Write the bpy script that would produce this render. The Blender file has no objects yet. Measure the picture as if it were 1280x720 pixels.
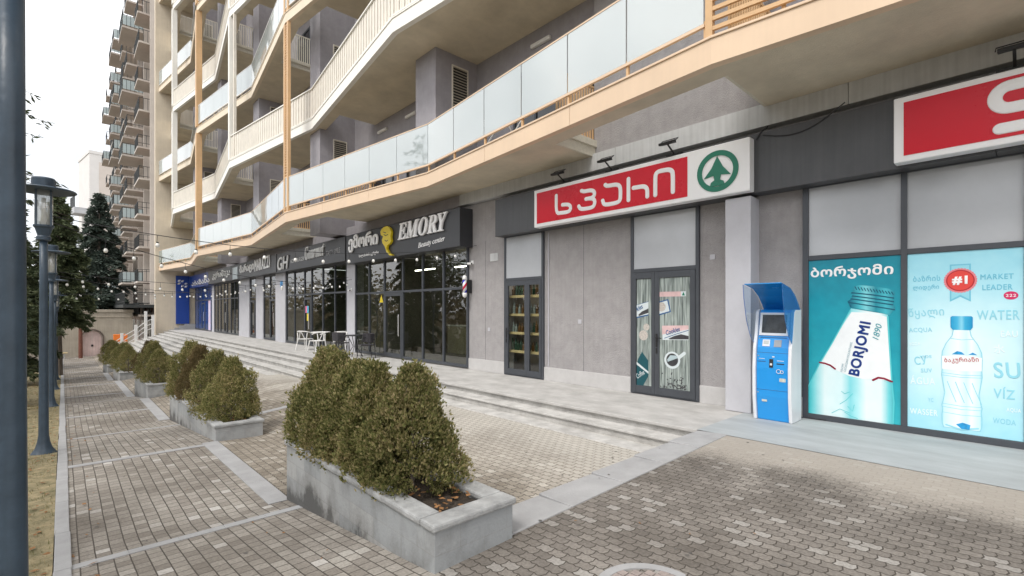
import bpy, math, random
from mathutils import Vector, Matrix
random.seed(7)
R = math.radians
scene = bpy.context.scene
COL = scene.collection

# ------------------------------------------------------------------ camera
# world: x = away from the street towards the shops, y = along the facade, z up (terrace = 0)
F, XV, YV, CZ = 606.0, 78.0, 387.5, 1.60          # focal length in px of a 1280 picture, vanishing point, eye height
YAW = math.atan((640 - XV) / F)
CA, SA = math.cos(YAW), math.sin(YAW)
cam = bpy.data.cameras.new("camera")
cam.sensor_width = 36.0
cam.lens = 36.0 * F / 1280.0
cam.shift_y = (YV - 360.0) / 1280.0
cam.clip_start, cam.clip_end = 0.05, 2000
camo = bpy.data.objects.new("camera", cam)
COL.objects.link(camo)
camo.location = (0, 0, CZ)
camo.rotation_euler = (R(90), 0, -YAW)
scene.camera = camo

# ------------------------------------------------------------------ sky, sun, exposure
SUN_EL, SUN_AZ = R(52), R(250)                     # overcast: a broad soft sun from the street side
world = bpy.data.worlds.new("World")
scene.world = world
world.use_nodes = True
nt = world.node_tree
bg = nt.nodes["Background"]
sky = nt.nodes.new("ShaderNodeTexSky")
sky.sky_type = 'NISHITA'
sky.sun_disc = False
sky.sun_elevation = SUN_EL
sky.sun_rotation = SUN_AZ
sky.dust_density = 3.0
tc = nt.nodes.new("ShaderNodeTexCoord")
nz = nt.nodes.new("ShaderNodeTexNoise")
nz.inputs["Scale"].default_value = 2.2
nz.inputs["Detail"].default_value = 6
rmp = nt.nodes.new("ShaderNodeValToRGB")
rmp.color_ramp.elements[0].position = 0.32
rmp.color_ramp.elements[0].color = (6.4, 6.75, 7.3, 1)
rmp.color_ramp.elements[1].position = 0.6
rmp.color_ramp.elements[1].color = (14.5, 14.4, 14.3, 1)
mx = nt.nodes.new("ShaderNodeMixRGB")
mx.inputs[0].default_value = 0.9
nt.links.new(tc.outputs["Generated"], nz.inputs["Vector"])
nt.links.new(nz.outputs["Fac"], rmp.inputs[0])
nt.links.new(sky.outputs[0], mx.inputs[1])
nt.links.new(rmp.outputs[0], mx.inputs[2])
nt.links.new(mx.outputs[0], bg.inputs[0])
bg.inputs[1].default_value = 0.10
sun = bpy.data.lights.new("sun", 'SUN')
sun.energy = 1.4
sun.angle = R(16)
sun.color = (1.0, 0.96, 0.9)
suno = bpy.data.objects.new("sun", sun)
COL.objects.link(suno)
sd = Vector((-0.75, -0.25, 1.05)).normalized()     # towards the sun
suno.rotation_euler = sd.to_track_quat('Z', 'Y').to_euler()
sky.sun_elevation = math.asin(sd.z)
sky.sun_rotation = math.atan2(sd.x, sd.y)
scene.view_settings.view_transform = 'Standard'
scene.view_settings.look = 'None'
scene.view_settings.gamma = 1
scene.view_settings.use_curve_mapping = False
scene.view_settings.exposure = 0.6

# ------------------------------------------------------------------ measuring helpers
def on_wall(px, py, X):                            # a photo point on the vertical plane x = X -> (y, z)
    w = F * X / ((px - XV) * CA)
    return (w - X * SA) / CA, CZ - (py - YV) * w / F

def lerp_table(tab, v):
    if v <= tab[0][0]: return tab[0][1]
    for (a, b), (c, d) in zip(tab, tab[1:]):
        if v <= c: return b + (d - b) * (v - a) / (c - a)
    return tab[-1][1]

# ------------------------------------------------------------------ materials
MATS = {}
def node(nt, kind, **kw):
    n = nt.nodes.new(kind)
    for k, v in kw.items(): setattr(n, k, v)
    return n

def mat(name, col, rough=0.6, metal=0.0, var=0.0, scale=3.0, bump=0.0, bscale=60.0, stretch=(1, 1, 1), spec=None,
        streak=0.0, alpha=None, emit=None, col2=None, coat=0.0):
    """procedural principled material: colour varied by noise at two scales, optional fine bump and vertical streaks"""
    if name in MATS: return MATS[name]
    m = bpy.data.materials.new(name); m.use_nodes = True
    t = m.node_tree; L = t.links.new
    p = t.nodes["Principled BSDF"]
    p.inputs["Roughness"].default_value = rough
    p.inputs["Metallic"].default_value = metal
    if spec is not None: p.inputs["Specular IOR Level"].default_value = spec
    if coat: p.inputs["Coat Weight"].default_value = coat; p.inputs["Coat Roughness"].default_value = 0.05
    c = (*col, 1)
    p.inputs["Base Color"].default_value = c
    tcn = node(t, "ShaderNodeTexCoord")
    if var or col2:
        mp = node(t, "ShaderNodeMapping"); mp.inputs["Scale"].default_value = stretch
        L(tcn.outputs["Object"], mp.inputs[0])
        n1 = node(t, "ShaderNodeTexNoise"); n1.inputs["Scale"].default_value = scale; n1.inputs["Detail"].default_value = 8
        n1.inputs["Roughness"].default_value = 0.65
        L(mp.outputs[0], n1.inputs["Vector"])
        rp = node(t, "ShaderNodeValToRGB")
        lo = [x * (1 - var) for x in col]; hi = [min(1, x * (1 + var)) for x in (col2 or col)]
        if col2: lo = list(col)
        rp.color_ramp.elements[0].position = 0.3; rp.color_ramp.elements[0].color = (*lo, 1)
        rp.color_ramp.elements[1].position = 0.7; rp.color_ramp.elements[1].color = (*hi, 1)
        L(n1.outputs["Fac"], rp.inputs[0])
        out = rp.outputs[0]
        if streak:
            mp2 = node(t, "ShaderNodeMapping"); mp2.inputs["Scale"].default_value = (9, 9, 0.35)
            L(tcn.outputs["Object"], mp2.inputs[0])
            n2 = node(t, "ShaderNodeTexNoise"); n2.inputs["Scale"].default_value = 2.0; n2.inputs["Detail"].default_value = 6
            L(mp2.outputs[0], n2.inputs["Vector"])
            r2 = node(t, "ShaderNodeValToRGB")
            r2.color_ramp.elements[0].position = 0.35; r2.color_ramp.elements[0].color = (1 - streak,) * 3 + (1,)
            r2.color_ramp.elements[1].position = 0.65; r2.color_ramp.elements[1].color = (1, 1, 1, 1)
            L(n2.outputs["Fac"], r2.inputs[0])
            mm = node(t, "ShaderNodeMixRGB", blend_type='MULTIPLY'); mm.inputs[0].default_value = 1
            L(out, mm.inputs[1]); L(r2.outputs[0], mm.inputs[2]); out = mm.outputs[0]
        L(out, p.inputs["Base Color"])
        if rough > 0.1:
            mr = node(t, "ShaderNodeMapRange")
            mr.inputs[3].default_value = max(0, rough - 0.08); mr.inputs[4].default_value = min(1, rough + 0.08)
            L(n1.outputs["Fac"], mr.inputs[0]); L(mr.outputs[0], p.inputs["Roughness"])
    if bump:
        nb = node(t, "ShaderNodeTexNoise"); nb.inputs["Scale"].default_value = bscale; nb.inputs["Detail"].default_value = 5
        L(tcn.outputs["Object"], nb.inputs["Vector"])
        b = node(t, "ShaderNodeBump"); b.inputs["Strength"].default_value = bump; b.inputs["Distance"].default_value = 0.02
        L(nb.outputs["Fac"], b.inputs["Height"]); L(b.outputs[0], p.inputs["Normal"])
    if emit:
        p.inputs["Emission Color"].default_value = c; p.inputs["Emission Strength"].default_value = emit
    if alpha is not None: p.inputs["Alpha"].default_value = alpha
    MATS[name] = m
    return m

def paver_mat(name, base, dark, pale, bw, rh, swap, zig, pale_from, sandy=False, lightwash=0.0):
    m = bpy.data.materials.new(name); m.use_nodes = True
    t = m.node_tree; L = t.links.new
    p = t.nodes["Principled BSDF"]; p.inputs["Roughness"].default_value = 0.85
    p.inputs["Specular IOR Level"].default_value = 0.3
    tcn = node(t, "ShaderNodeTexCoord"); sx = node(t, "ShaderNodeSeparateXYZ"); L(tcn.outputs["Object"], sx.inputs[0])
    def mth(op, a, b=None):
        n = node(t, "ShaderNodeMath", operation=op)
        for i, v in enumerate((a, b)):
            if v is None: continue
            if isinstance(v, (int, float)): n.inputs[i].default_value = v
            else: L(v, n.inputs[i])
        return n.outputs[0]
    wob = node(t, "ShaderNodeTexNoise"); wob.inputs["Scale"].default_value = 1.6; wob.inputs["Detail"].default_value = 3
    L(tcn.outputs["Object"], wob.inputs["Vector"])
    wv = mth('MULTIPLY', mth('SUBTRACT', wob.outputs["Fac"], 0.5), 0.014)
    u, v = (sx.outputs["Y"], sx.outputs["X"]) if swap else (sx.outputs["X"], sx.outputs["Y"])
    v = mth('ADD', v, wv)
    if zig:
        v = mth('ADD', v, mth('MULTIPLY', mth('SUBTRACT', mth('PINGPONG', u, bw / 4), bw / 8), zig))
        u = mth('ADD', u, mth('MULTIPLY', mth('PINGPONG', v, rh / 2), zig * 0.8))
    cb = node(t, "ShaderNodeCombineXYZ"); L(u, cb.inputs[0]); L(v, cb.inputs[1])
    br = node(t, "ShaderNodeTexBrick")
    br.inputs["Color1"].default_value = (0, 0, 0, 1); br.inputs["Color2"].default_value = (1, 1, 1, 1)
    br.inputs["Mortar"].default_value = (0.4, 0.4, 0.4, 1)
    br.inputs["Scale"].default_value = 1; br.inputs["Brick Width"].default_value = bw; br.inputs["Row Height"].default_value = rh
    br.inputs["Mortar Size"].default_value = 0.005; br.inputs["Mortar Smooth"].default_value = 0.4
    L(cb.outputs[0], br.inputs["Vector"])
    rp = node(t, "ShaderNodeValToRGB"); e = rp.color_ramp.elements
    e[0].position = 0.0; e[0].color = (*dark, 1)
    e[1].position = pale_from; e[1].color = (*base, 1)
    k = e.new(min(0.995, pale_from + 0.05)); k.color = (*pale, 1)
    k = e.new(0.45); k.color = tuple((a + b) / 2 for a, b in zip(base, dark)) + (1,)
    L(br.outputs["Color"], rp.inputs[0])
    big = node(t, "ShaderNodeTexNoise"); big.inputs["Scale"].default_value = 0.9; big.inputs["Detail"].default_value = 7
    L(tcn.outputs["Object"], big.inputs["Vector"])
    r2 = node(t, "ShaderNodeValToRGB"); r2.color_ramp.elements[0].position = 0.3; r2.color_ramp.elements[0].color = (0.66, 0.64, 0.62, 1)
    r2.color_ramp.elements[1].position = 0.72; r2.color_ramp.elements[1].color = (1.2, 1.2, 1.2, 1)
    L(big.outputs["Fac"], r2.inputs[0])
    m1 = node(t, "ShaderNodeMixRGB", blend_type='MULTIPLY'); m1.inputs[0].default_value = 1
    L(rp.outputs[0], m1.inputs[1]); L(r2.outputs[0], m1.inputs[2])
    fine = node(t, "ShaderNodeTexNoise"); fine.inputs["Scale"].default_value = 55; fine.inputs["Detail"].default_value = 4
    L(tcn.outputs["Object"], fine.inputs["Vector"])
    r3 = node(t, "ShaderNodeValToRGB"); r3.color_ramp.elements[0].position = 0.3; r3.color_ramp.elements[0].color = (0.78, 0.78, 0.78, 1)
    r3.color_ramp.elements[1].position = 0.7; r3.color_ramp.elements[1].color = (1.15, 1.15, 1.15, 1)
    L(fine.outputs["Fac"], r3.inputs[0])
    m2 = node(t, "ShaderNodeMixRGB", blend_type='MULTIPLY'); m2.inputs[0].default_value = 1
    L(m1.outputs[0], m2.inputs[1]); L(r3.outputs[0], m2.inputs[2])
    # joints filled with dark soil
    m3 = node(t, "ShaderNodeMixRGB"); L(br.outputs["Fac"], m3.inputs[0]); L(m2.outputs[0], m3.inputs[1])
    m3.inputs[2].default_value = (0.075, 0.065, 0.055, 1)
    out = m3.outputs[0]; jf = br.outputs["Fac"]
    if sandy:                                       # cement slurry spilt over the paving along the shop slab
        edge = mth('ADD', sx.outputs["X"], mth('MULTIPLY', mth('SUBTRACT', big.outputs["Fac"], 0.5), 1.7))
        edge = mth('ADD', edge, mth('MULTIPLY', mth('SUBTRACT', fine.outputs["Fac"], 0.5), 0.7))
        mr = node(t, "ShaderNodeMapRange", interpolation_type='SMOOTHSTEP'); L(edge, mr.inputs[0])
        mr.inputs[1].default_value = 4.75; mr.inputs[2].default_value = 5.75; mr.inputs[4].default_value = 0.78
        m4 = node(t, "ShaderNodeMixRGB"); L(mr.outputs[0], m4.inputs[0]); L(out, m4.inputs[1]); m4.inputs[2].default_value = (0.40, 0.365, 0.32, 1)
        out = m4.outputs[0]
        jf = mth('MULTIPLY', jf, mth('SUBTRACT', 1.0, mr.outputs[0]))
    if lightwash:                                   # the trodden, dried-out paving next to the steps is paler
        mr = node(t, "ShaderNodeMapRange", interpolation_type='SMOOTHSTEP')
        L(mth('ADD', sx.outputs["X"], mth('MULTIPLY', mth('SUBTRACT', big.outputs["Fac"], 0.5), 2.2)), mr.inputs[0])
        mr.inputs[1].default_value = 3.2; mr.inputs[2].default_value = 5.4; mr.inputs[4].default_value = lightwash
        m5 = node(t, "ShaderNodeMixRGB"); L(mr.outputs[0], m5.inputs[0]); L(out, m5.inputs[1])
        m6 = node(t, "ShaderNodeMixRGB"); L(br.outputs["Fac"], m6.inputs[0]); m6.inputs[1].default_value = (0.5, 0.475, 0.43, 1); m6.inputs[2].default_value = (0.2, 0.18, 0.15, 1)
        L(m6.outputs[0], m5.inputs[2]); out = m5.outputs[0]
    L(out, p.inputs["Base Color"])
    h = mth('ADD', mth('MULTIPLY', mth('SUBTRACT', 1.0, jf), 1.0), mth('MULTIPLY', fine.outputs["Fac"], 0.35))
    h = mth('ADD', h, mth('MULTIPLY', br.outputs["Color"], 0.35))
    b = node(t, "ShaderNodeBump"); b.inputs["Strength"].default_value = 0.7; b.inputs["Distance"].default_value = 0.008
    L(h, b.inputs["Height"]); L(b.outputs[0], p.inputs["Normal"])
    MATS[name] = m
    return m

def glass_mat(name, tint, refl, rough=0.0, trans=1.0, ior=1.5, diffuse=None, dmix=0.0):
    """thin pane: tinted see-through + mirror reflection that grows at grazing angles, optional frosted body"""
    m = bpy.data.materials.new(name); m.use_nodes = True
    t = m.node_tree; L = t.links.new
    for n in list(t.nodes):
        if n.type != 'OUTPUT_MATERIAL': t.nodes.remove(n)
    out = [n for n in t.nodes if n.type == 'OUTPUT_MATERIAL'][0]
    tr = node(t, "ShaderNodeBsdfTransparent"); tr.inputs[0].default_value = (*tint, 1)
    gl = node(t, "ShaderNodeBsdfGlossy"); gl.inputs["Roughness"].default_value = rough
    fr = node(t, "ShaderNodeFresnel"); fr.inputs[0].default_value = ior
    ad = node(t, "ShaderNodeMath", operation='MULTIPLY_ADD'); L(fr.outputs[0], ad.inputs[0]); ad.inputs[1].default_value = 1.0; ad.inputs[2].default_value = refl
    ad.use_clamp = True
    tcn = node(t, "ShaderNodeTexCoord"); nb = node(t, "ShaderNodeTexNoise"); nb.inputs["Scale"].default_value = 1.1
    L(tcn.outputs["Object"], nb.inputs["Vector"])
    bp = node(t, "ShaderNodeBump"); bp.inputs["Strength"].default_value = 0.05; bp.inputs["Distance"].default_value = 0.05
    L(nb.outputs["Fac"], bp.inputs["Height"]); L(bp.outputs[0], gl.inputs["Normal"])
    body = tr.outputs[0]
    if diffuse:
        df = node(t, "ShaderNodeBsdfDiffuse"); df.inputs[0].default_value = (*diffuse, 1)
        tl = node(t, "ShaderNodeBsdfTranslucent"); tl.inputs[0].default_value = (*diffuse, 1)
        md = node(t, "ShaderNodeMixShader"); md.inputs[0].default_value = 0.35; L(df.outputs[0], md.inputs[1]); L(tl.outputs[0], md.inputs[2])
        mb = node(t, "ShaderNodeMixShader"); mb.inputs[0].default_value = dmix; L(tr.outputs[0], mb.inputs[1]); L(md.outputs[0], mb.inputs[2])
        body = mb.outputs[0]
    mxs = node(t, "ShaderNodeMixShader"); geo = node(t, "ShaderNodeNewGeometry"); inv = node(t, "ShaderNodeMath", operation='SUBTRACT'); inv.inputs[0].default_value = 1.0; L(geo.outputs["Backfacing"], inv.inputs[1])
    fm_ = node(t, "ShaderNodeMath", operation='MULTIPLY'); L(ad.outputs[0], fm_.inputs[0]); L(inv.outputs[0], fm_.inputs[1])   # only the outer face mirrors
    L(fm_.outputs[0], mxs.inputs[0]); L(body, mxs.inputs[1]); L(gl.outputs[0], mxs.inputs[2])
    L(mxs.outputs[0], out.inputs[0])
    MATS[name] = m
    return m

def leaf_mat(name, cols, trans=0.25):
    m = bpy.data.materials.new(name); m.use_nodes = True
    t = m.node_tree; L = t.links.new
    p = t.nodes["Principled BSDF"]; p.inputs["Roughness"].default_value = 0.65; p.inputs["Specular IOR Level"].default_value = 0.25
    g = node(t, "ShaderNodeNewGeometry"); oi = node(t, "ShaderNodeObjectInfo")
    rp = node(t, "ShaderNodeValToRGB"); e = rp.color_ramp.elements
    e[0].position = 0; e[0].color = (*cols[0], 1); e[1].position = 1; e[1].color = (*cols[-1], 1)
    for i, c in enumerate(cols[1:-1]):
        k = e.new((i + 1) / (len(cols) - 1)); k.color = (*c, 1)
    tcn = node(t, "ShaderNodeTexCoord"); nn = node(t, "ShaderNodeTexNoise"); nn.inputs["Scale"].default_value = 2.6; nn.inputs["Detail"].default_value = 3
    L(tcn.outputs["Object"], nn.inputs["Vector"])
    a = node(t, "ShaderNodeMath", operation='MULTIPLY_ADD'); L(g.outputs["Random Per Island"], a.inputs[0]); a.inputs[1].default_value = 0.8
    b = node(t, "ShaderNodeMath", operation='MULTIPLY_ADD'); L(nn.outputs["Fac"], b.inputs[0]); b.inputs[1].default_value = 0.9; b.inputs[2].default_value = -0.36
    L(b.outputs[0], a.inputs[2]); L(a.outputs[0], rp.inputs[0])
    hs = node(t, "ShaderNodeHueSaturation")
    mr = node(t, "ShaderNodeMapRange"); L(oi.outputs["Random"], mr.inputs[0]); mr.inputs[3].default_value = 0.85; mr.inputs[4].default_value = 1.15
    L(mr.outputs[0], hs.inputs["Value"]); L(rp.outputs[0], hs.inputs["Color"])
    L(hs.outputs[0], p.inputs["Base Color"])
    tl = node(t, "ShaderNodeBsdfTranslucent"); L(hs.outputs[0], tl.inputs[0])
    ms = node(t, "ShaderNodeMixShader"); ms.inputs[0].default_value = trans
    out = [n for n in t.nodes if n.type == 'OUTPUT_MATERIAL'][0]
    L(p.outputs[0], ms.inputs[1]); L(tl.outputs[0], ms.inputs[2]); L(ms.outputs[0], out.inputs[0])
    MATS[name] = m
    return m

def planter_stone():
    m = bpy.data.materials.new("planter_stone"); m.use_nodes = True
    t = m.node_tree; L = t.links.new; p = t.nodes["Principled BSDF"]; p.inputs["Roughness"].default_value = 0.8
    tcn = node(t, "ShaderNodeTexCoord"); sx = node(t, "ShaderNodeSeparateXYZ"); L(tcn.outputs["Object"], sx.inputs[0])
    s = node(t, "ShaderNodeMath", operation='ADD'); L(sx.outputs["X"], s.inputs[0]); L(sx.outputs["Y"], s.inputs[1])
    cb = node(t, "ShaderNodeCombineXYZ"); L(s.outputs[0], cb.inputs[0]); L(sx.outputs["Z"], cb.inputs[1])
    br = node(t, "ShaderNodeTexBrick"); L(cb.outputs[0], br.inputs["Vector"])
    br.inputs["Color1"].default_value = (0.30, 0.315, 0.325, 1); br.inputs["Color2"].default_value = (0.37, 0.375, 0.375, 1)
    br.inputs["Mortar"].default_value = (0.29, 0.295, 0.295, 1); br.inputs["Scale"].default_value = 1
    br.inputs["Brick Width"].default_value = 0.42; br.inputs["Row Height"].default_value = 0.165; br.inputs["Mortar Size"].default_value = 0.003
    n1 = node(t, "ShaderNodeTexNoise"); n1.inputs["Scale"].default_value = 2.6; n1.inputs["Detail"].default_value = 9; n1.inputs["Roughness"].default_value = 0.68
    mp = node(t, "ShaderNodeMapping"); mp.inputs["Scale"].default_value = (1, 1, 0.7); L(tcn.outputs["Object"], mp.inputs[0]); L(mp.outputs[0], n1.inputs["Vector"])
    r = node(t, "ShaderNodeValToRGB"); e = r.color_ramp.elements
    e[0].position = 0.33; e[0].color = (0.22, 0.21, 0.2, 1); e[1].position = 0.6; e[1].color = (1.05, 1.05, 1.05, 1)
    k = e.new(0.42); k.color = (0.72, 0.71, 0.69, 1)
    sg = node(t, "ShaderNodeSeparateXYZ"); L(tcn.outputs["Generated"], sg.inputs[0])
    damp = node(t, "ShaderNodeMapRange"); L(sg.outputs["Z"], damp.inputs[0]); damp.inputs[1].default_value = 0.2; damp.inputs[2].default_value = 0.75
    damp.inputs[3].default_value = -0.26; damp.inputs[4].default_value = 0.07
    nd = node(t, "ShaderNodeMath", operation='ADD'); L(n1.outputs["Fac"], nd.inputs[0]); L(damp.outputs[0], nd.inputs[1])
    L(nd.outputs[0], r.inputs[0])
    mm = node(t, "ShaderNodeMixRGB", blend_type='MULTIPLY'); mm.inputs[0].default_value = 0.9
    L(br.outputs["Color"], mm.inputs[1]); L(r.outputs[0], mm.inputs[2]); L(mm.outputs[0], p.inputs["Base Color"])
    n2 = node(t, "ShaderNodeTexNoise"); n2.inputs["Scale"].default_value = 40; n2.inputs["Detail"].default_value = 6; L(tcn.outputs["Object"], n2.inputs["Vector"])
    b = node(t, "ShaderNodeBump"); b.inputs["Strength"].default_value = 0.35; b.inputs["Distance"].default_value = 0.01
    L(n2.outputs["Fac"], b.inputs["Height"]); L(b.outputs[0], p.inputs["Normal"])
    MATS["planter_stone"] = m
    return m

# shared palette
STUCCO = mat("wall_stucco", (0.385, 0.368, 0.37), 0.9, var=0.11, scale=5, bump=1.0, bscale=75, streak=0.05)
STUCCO_UP = mat("upper_stucco", (0.34, 0.325, 0.35), 0.9, var=0.10, scale=4, bump=0.6, bscale=70, streak=0.04)
PLINTH = mat("plinth_stone", (0.50, 0.49, 0.485), 0.8, var=0.08, scale=4, bump=0.2, bscale=50)
PILLAR = mat("pillar_render", (0.50, 0.50, 0.535), 0.8, var=0.06, scale=3, bump=0.15, bscale=80)
CLAD = mat("charcoal_cladding", (0.085, 0.088, 0.095), 0.42, metal=0.2, var=0.14, scale=1.3, streak=0.12)
BEAM = mat("zinc_beam", (0.55, 0.56, 0.565), 0.6, var=0.08, scale=3, streak=0.13)
CREAM = mat("cream_paint", (0.85, 0.83, 0.77), 0.6, var=0.04, scale=3, streak=0.03)
CREAM_SLAT = mat("cream_slat", (0.76, 0.71, 0.62), 0.6, var=0.08, scale=3, streak=0.08)
COPPER = mat("copper_paint", (0.72, 0.545, 0.385), 0.5, var=0.06, scale=1.2, streak=0.025)
COPPER2 = mat("ochre_post", (0.62, 0.40, 0.21), 0.55, var=0.08, scale=3)
SOFFIT = mat("soffit_render", (0.62, 0.55, 0.43), 0.9, var=0.15, scale=1.3, bump=0.4, bscale=60)
SLABEDGE = mat("slab_edge_render", (0.66, 0.62, 0.52), 0.85, var=0.1, scale=14)
FIN = mat("beige_render", (0.62, 0.54, 0.425), 0.9, var=0.06, scale=2, bump=0.3, bscale=80, streak=0.06)
FRAME = mat("grey_aluminium", (0.075, 0.082, 0.095), 0.45, metal=0.3, var=0.08, scale=4)
PANEL = mat("grey_glass_panel", (0.46, 0.48, 0.51), 0.10, var=0.06, scale=1.5, spec=0.8)
CONC = mat("terrace_concrete", (0.34, 0.33, 0.315), 0.85, var=0.18, scale=2.9, bump=0.3, bscale=45, col2=(0.46, 0.45, 0.435), stretch=(1, .6, 1))
CONC_BLUE = mat("slab_concrete", (0.36, 0.385, 0.395), 0.7, var=0.2, scale=1.6, bump=0.15, bscale=45, stretch=(1.6, 0.5, 1))
STEPM = mat("step_concrete", (0.33, 0.32, 0.305), 0.85, var=0.2, scale=3.3, bump=0.35, bscale=45, col2=(0.50, 0.49, 0.47))
KERB = mat("kerb_concrete", (0.35, 0.35, 0.355), 0.85, var=0.15, scale=3, bump=0.25, bscale=50)
STRIPM = mat("strip_concrete", (0.35, 0.35, 0.355), 0.8, var=0.15, scale=2.6, bump=0.2, bscale=60)
SIDE_PAV = paver_mat("sidewalk_pavers", (0.35, 0.325, 0.29), (0.235, 0.212, 0.186), (0.50, 0.48, 0.455), 0.118, 0.100, True, 0.0, 0.945)
PLAZA_PAV = paver_mat("plaza_pavers", (0.36, 0.325, 0.275), (0.25, 0.22, 0.18), (0.45, 0.42, 0.37), 0.135, 0.095, True, 0.5, 0.9, lightwash=0.85)
FORE_PAV = paver_mat("forecourt_pavers", (0.25, 0.23, 0.208), (0.175, 0.159, 0.143), (0.33, 0.315, 0.295), 0.118, 0.082, True, 0.38, 0.88, sandy=True)
STONE = planter_stone()
CAPST = mat("planter_cap", (0.33, 0.335, 0.335), 0.8, var=0.35, scale=5, bump=0.4, bscale=40)
SOIL = mat("soil", (0.045, 0.034, 0.025), 0.95, var=0.5, scale=18, bump=1.0, bscale=50)
BLUE_POST = mat("lamp_paint", (0.045, 0.072, 0.105), 0.42, var=0.22, scale=7, bump=0.12, bscale=26, streak=0.2)
WHITE = mat("white_plastic", (0.8, 0.8, 0.79), 0.4, var=0.03, scale=5)
OFFWHITE = mat("white_paint", (0.76, 0.75, 0.73), 0.6, var=0.06, scale=4)
BLACK = mat("black_metal", (0.018, 0.018, 0.02), 0.45, var=0.2, scale=5)
DARKROOM = mat("dark_interior", (0.22, 0.20, 0.17), 0.9, var=0.3, scale=0.7)
ROOMFLOOR = mat("shop_floor_tile", (0.16, 0.14, 0.12), 0.5, var=0.2, scale=2)
TAN = mat("tan_wood", (0.55, 0.43, 0.22), 0.6, var=0.2, scale=4)
RED = mat("red_acrylic", (0.64, 0.008, 0.025), 0.28, var=0.05, scale=1.0, spec=0.28)
SIGNWHITE = mat("sign_white", (0.9, 0.9, 0.91), 0.3, var=0.02, scale=2)
GREEN = mat("sign_green", (0.0, 0.17, 0.10), 0.3, var=0.04, scale=2)
YELLOW = mat("sign_yellow", (0.75, 0.58, 0.02), 0.4, var=0.05, scale=3)
SIGNSILVER = mat("sign_silver", (0.62, 0.62, 0.61), 0.35, metal=0.3, var=0.05, scale=6)
BULB = mat("bulb_glass", (0.85, 0.85, 0.82), 0.15, var=0.02, scale=5)
WIRE = mat("cable_rubber", (0.03, 0.03, 0.035), 0.6, var=0.1, scale=5)
RUST = mat("rusty_steel", (0.16, 0.06, 0.04), 0.8, var=0.4, scale=6)
GREYWOOD = mat("deck_grey", (0.3, 0.3, 0.31), 0.7, var=0.1, scale=4)
SHOPGLASS = glass_mat("shop_glass", (0.74, 0.78, 0.74), 0.11, ior=1.55)
DOORGLASS = glass_mat("door_glass", (0.9, 0.92, 0.9), 0.04)
FROST = glass_mat("frosted_glass", (0.85, 0.92, 0.92), 0.17, rough=0.03, diffuse=(0.76, 0.82, 0.83), dmix=0.68)
CLEARRAIL = glass_mat("clear_glass", (0.80, 0.88, 0.87), 0.12, rough=0.02, diffuse=(0.74, 0.82, 0.83), dmix=0.36)
LAMPGLASS = glass_mat("lamp_glass", (0.9, 0.92, 0.92), 0.12, rough=0.05, diffuse=(0.85, 0.86, 0.86), dmix=0.4)
BLUEPLASTIC = glass_mat("blue_acrylic", (0.45, 0.72, 0.95), 0.05, rough=0.05, diffuse=(0.15, 0.45, 0.75), dmix=0.3)
CLEARPLASTIC = glass_mat("clear_acrylic", (0.84, 0.9, 0.95), 0.04, rough=0.03)
WINDOW = mat("dark_window", (0.02, 0.022, 0.026), 0.06, var=0.1, scale=2, spec=0.7)
THUJA = leaf_mat("thuja_leaf", [(0.075, 0.09, 0.03), (0.19, 0.205, 0.068), (0.37, 0.33, 0.145), (0.56, 0.44, 0.26)], 0.35)
THUJA_BROWN = leaf_mat("thuja_leaf_brown", [(0.08, 0.07, 0.028), (0.16, 0.125, 0.055), (0.25, 0.175, 0.095)])
CONIFER = leaf_mat("conifer_needle", [(0.035, 0.05, 0.026), (0.085, 0.11, 0.055), (0.17, 0.19, 0.10)], 0.15)
SPRUCE = leaf_mat("spruce_needle", [(0.035, 0.055, 0.046), (0.08, 0.11, 0.09), (0.15, 0.18, 0.15)], 0.15)
BARE = leaf_mat("autumn_leaf", [(0.08, 0.065, 0.035), (0.17, 0.135, 0.075), (0.27, 0.22, 0.13)])
POTLEAF = leaf_mat("pot_plant_leaf", [(0.03, 0.06, 0.015), (0.09, 0.13, 0.03), (0.2, 0.2, 0.05)])
BARK = mat("bark", (0.16, 0.135, 0.115), 0.95, var=0.4, scale=9, bump=1.0, bscale=25, stretch=(1, 1, 0.25))
GRASS = leaf_mat("grass_blade", [(0.11, 0.13, 0.04), (0.23, 0.20, 0.09), (0.40, 0.33, 0.2)])
LAWN = mat("lawn_soil", (0.11, 0.105, 0.05), 0.95, var=0.3, scale=7, bump=0.8, bscale=40, col2=(0.29, 0.235, 0.14))
EARTH = mat("ground_earth", (0.16, 0.14, 0.11), 0.95, var=0.3, scale=0.8, bump=0.4, bscale=15)
ASPHALT = mat("asphalt", (0.055, 0.055, 0.056), 0.9, var=0.2, scale=2, bump=0.4, bscale=80)
DRYLEAF = mat("dry_leaf", (0.26, 0.13, 0.05), 0.8, var=0.4, scale=9)

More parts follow.
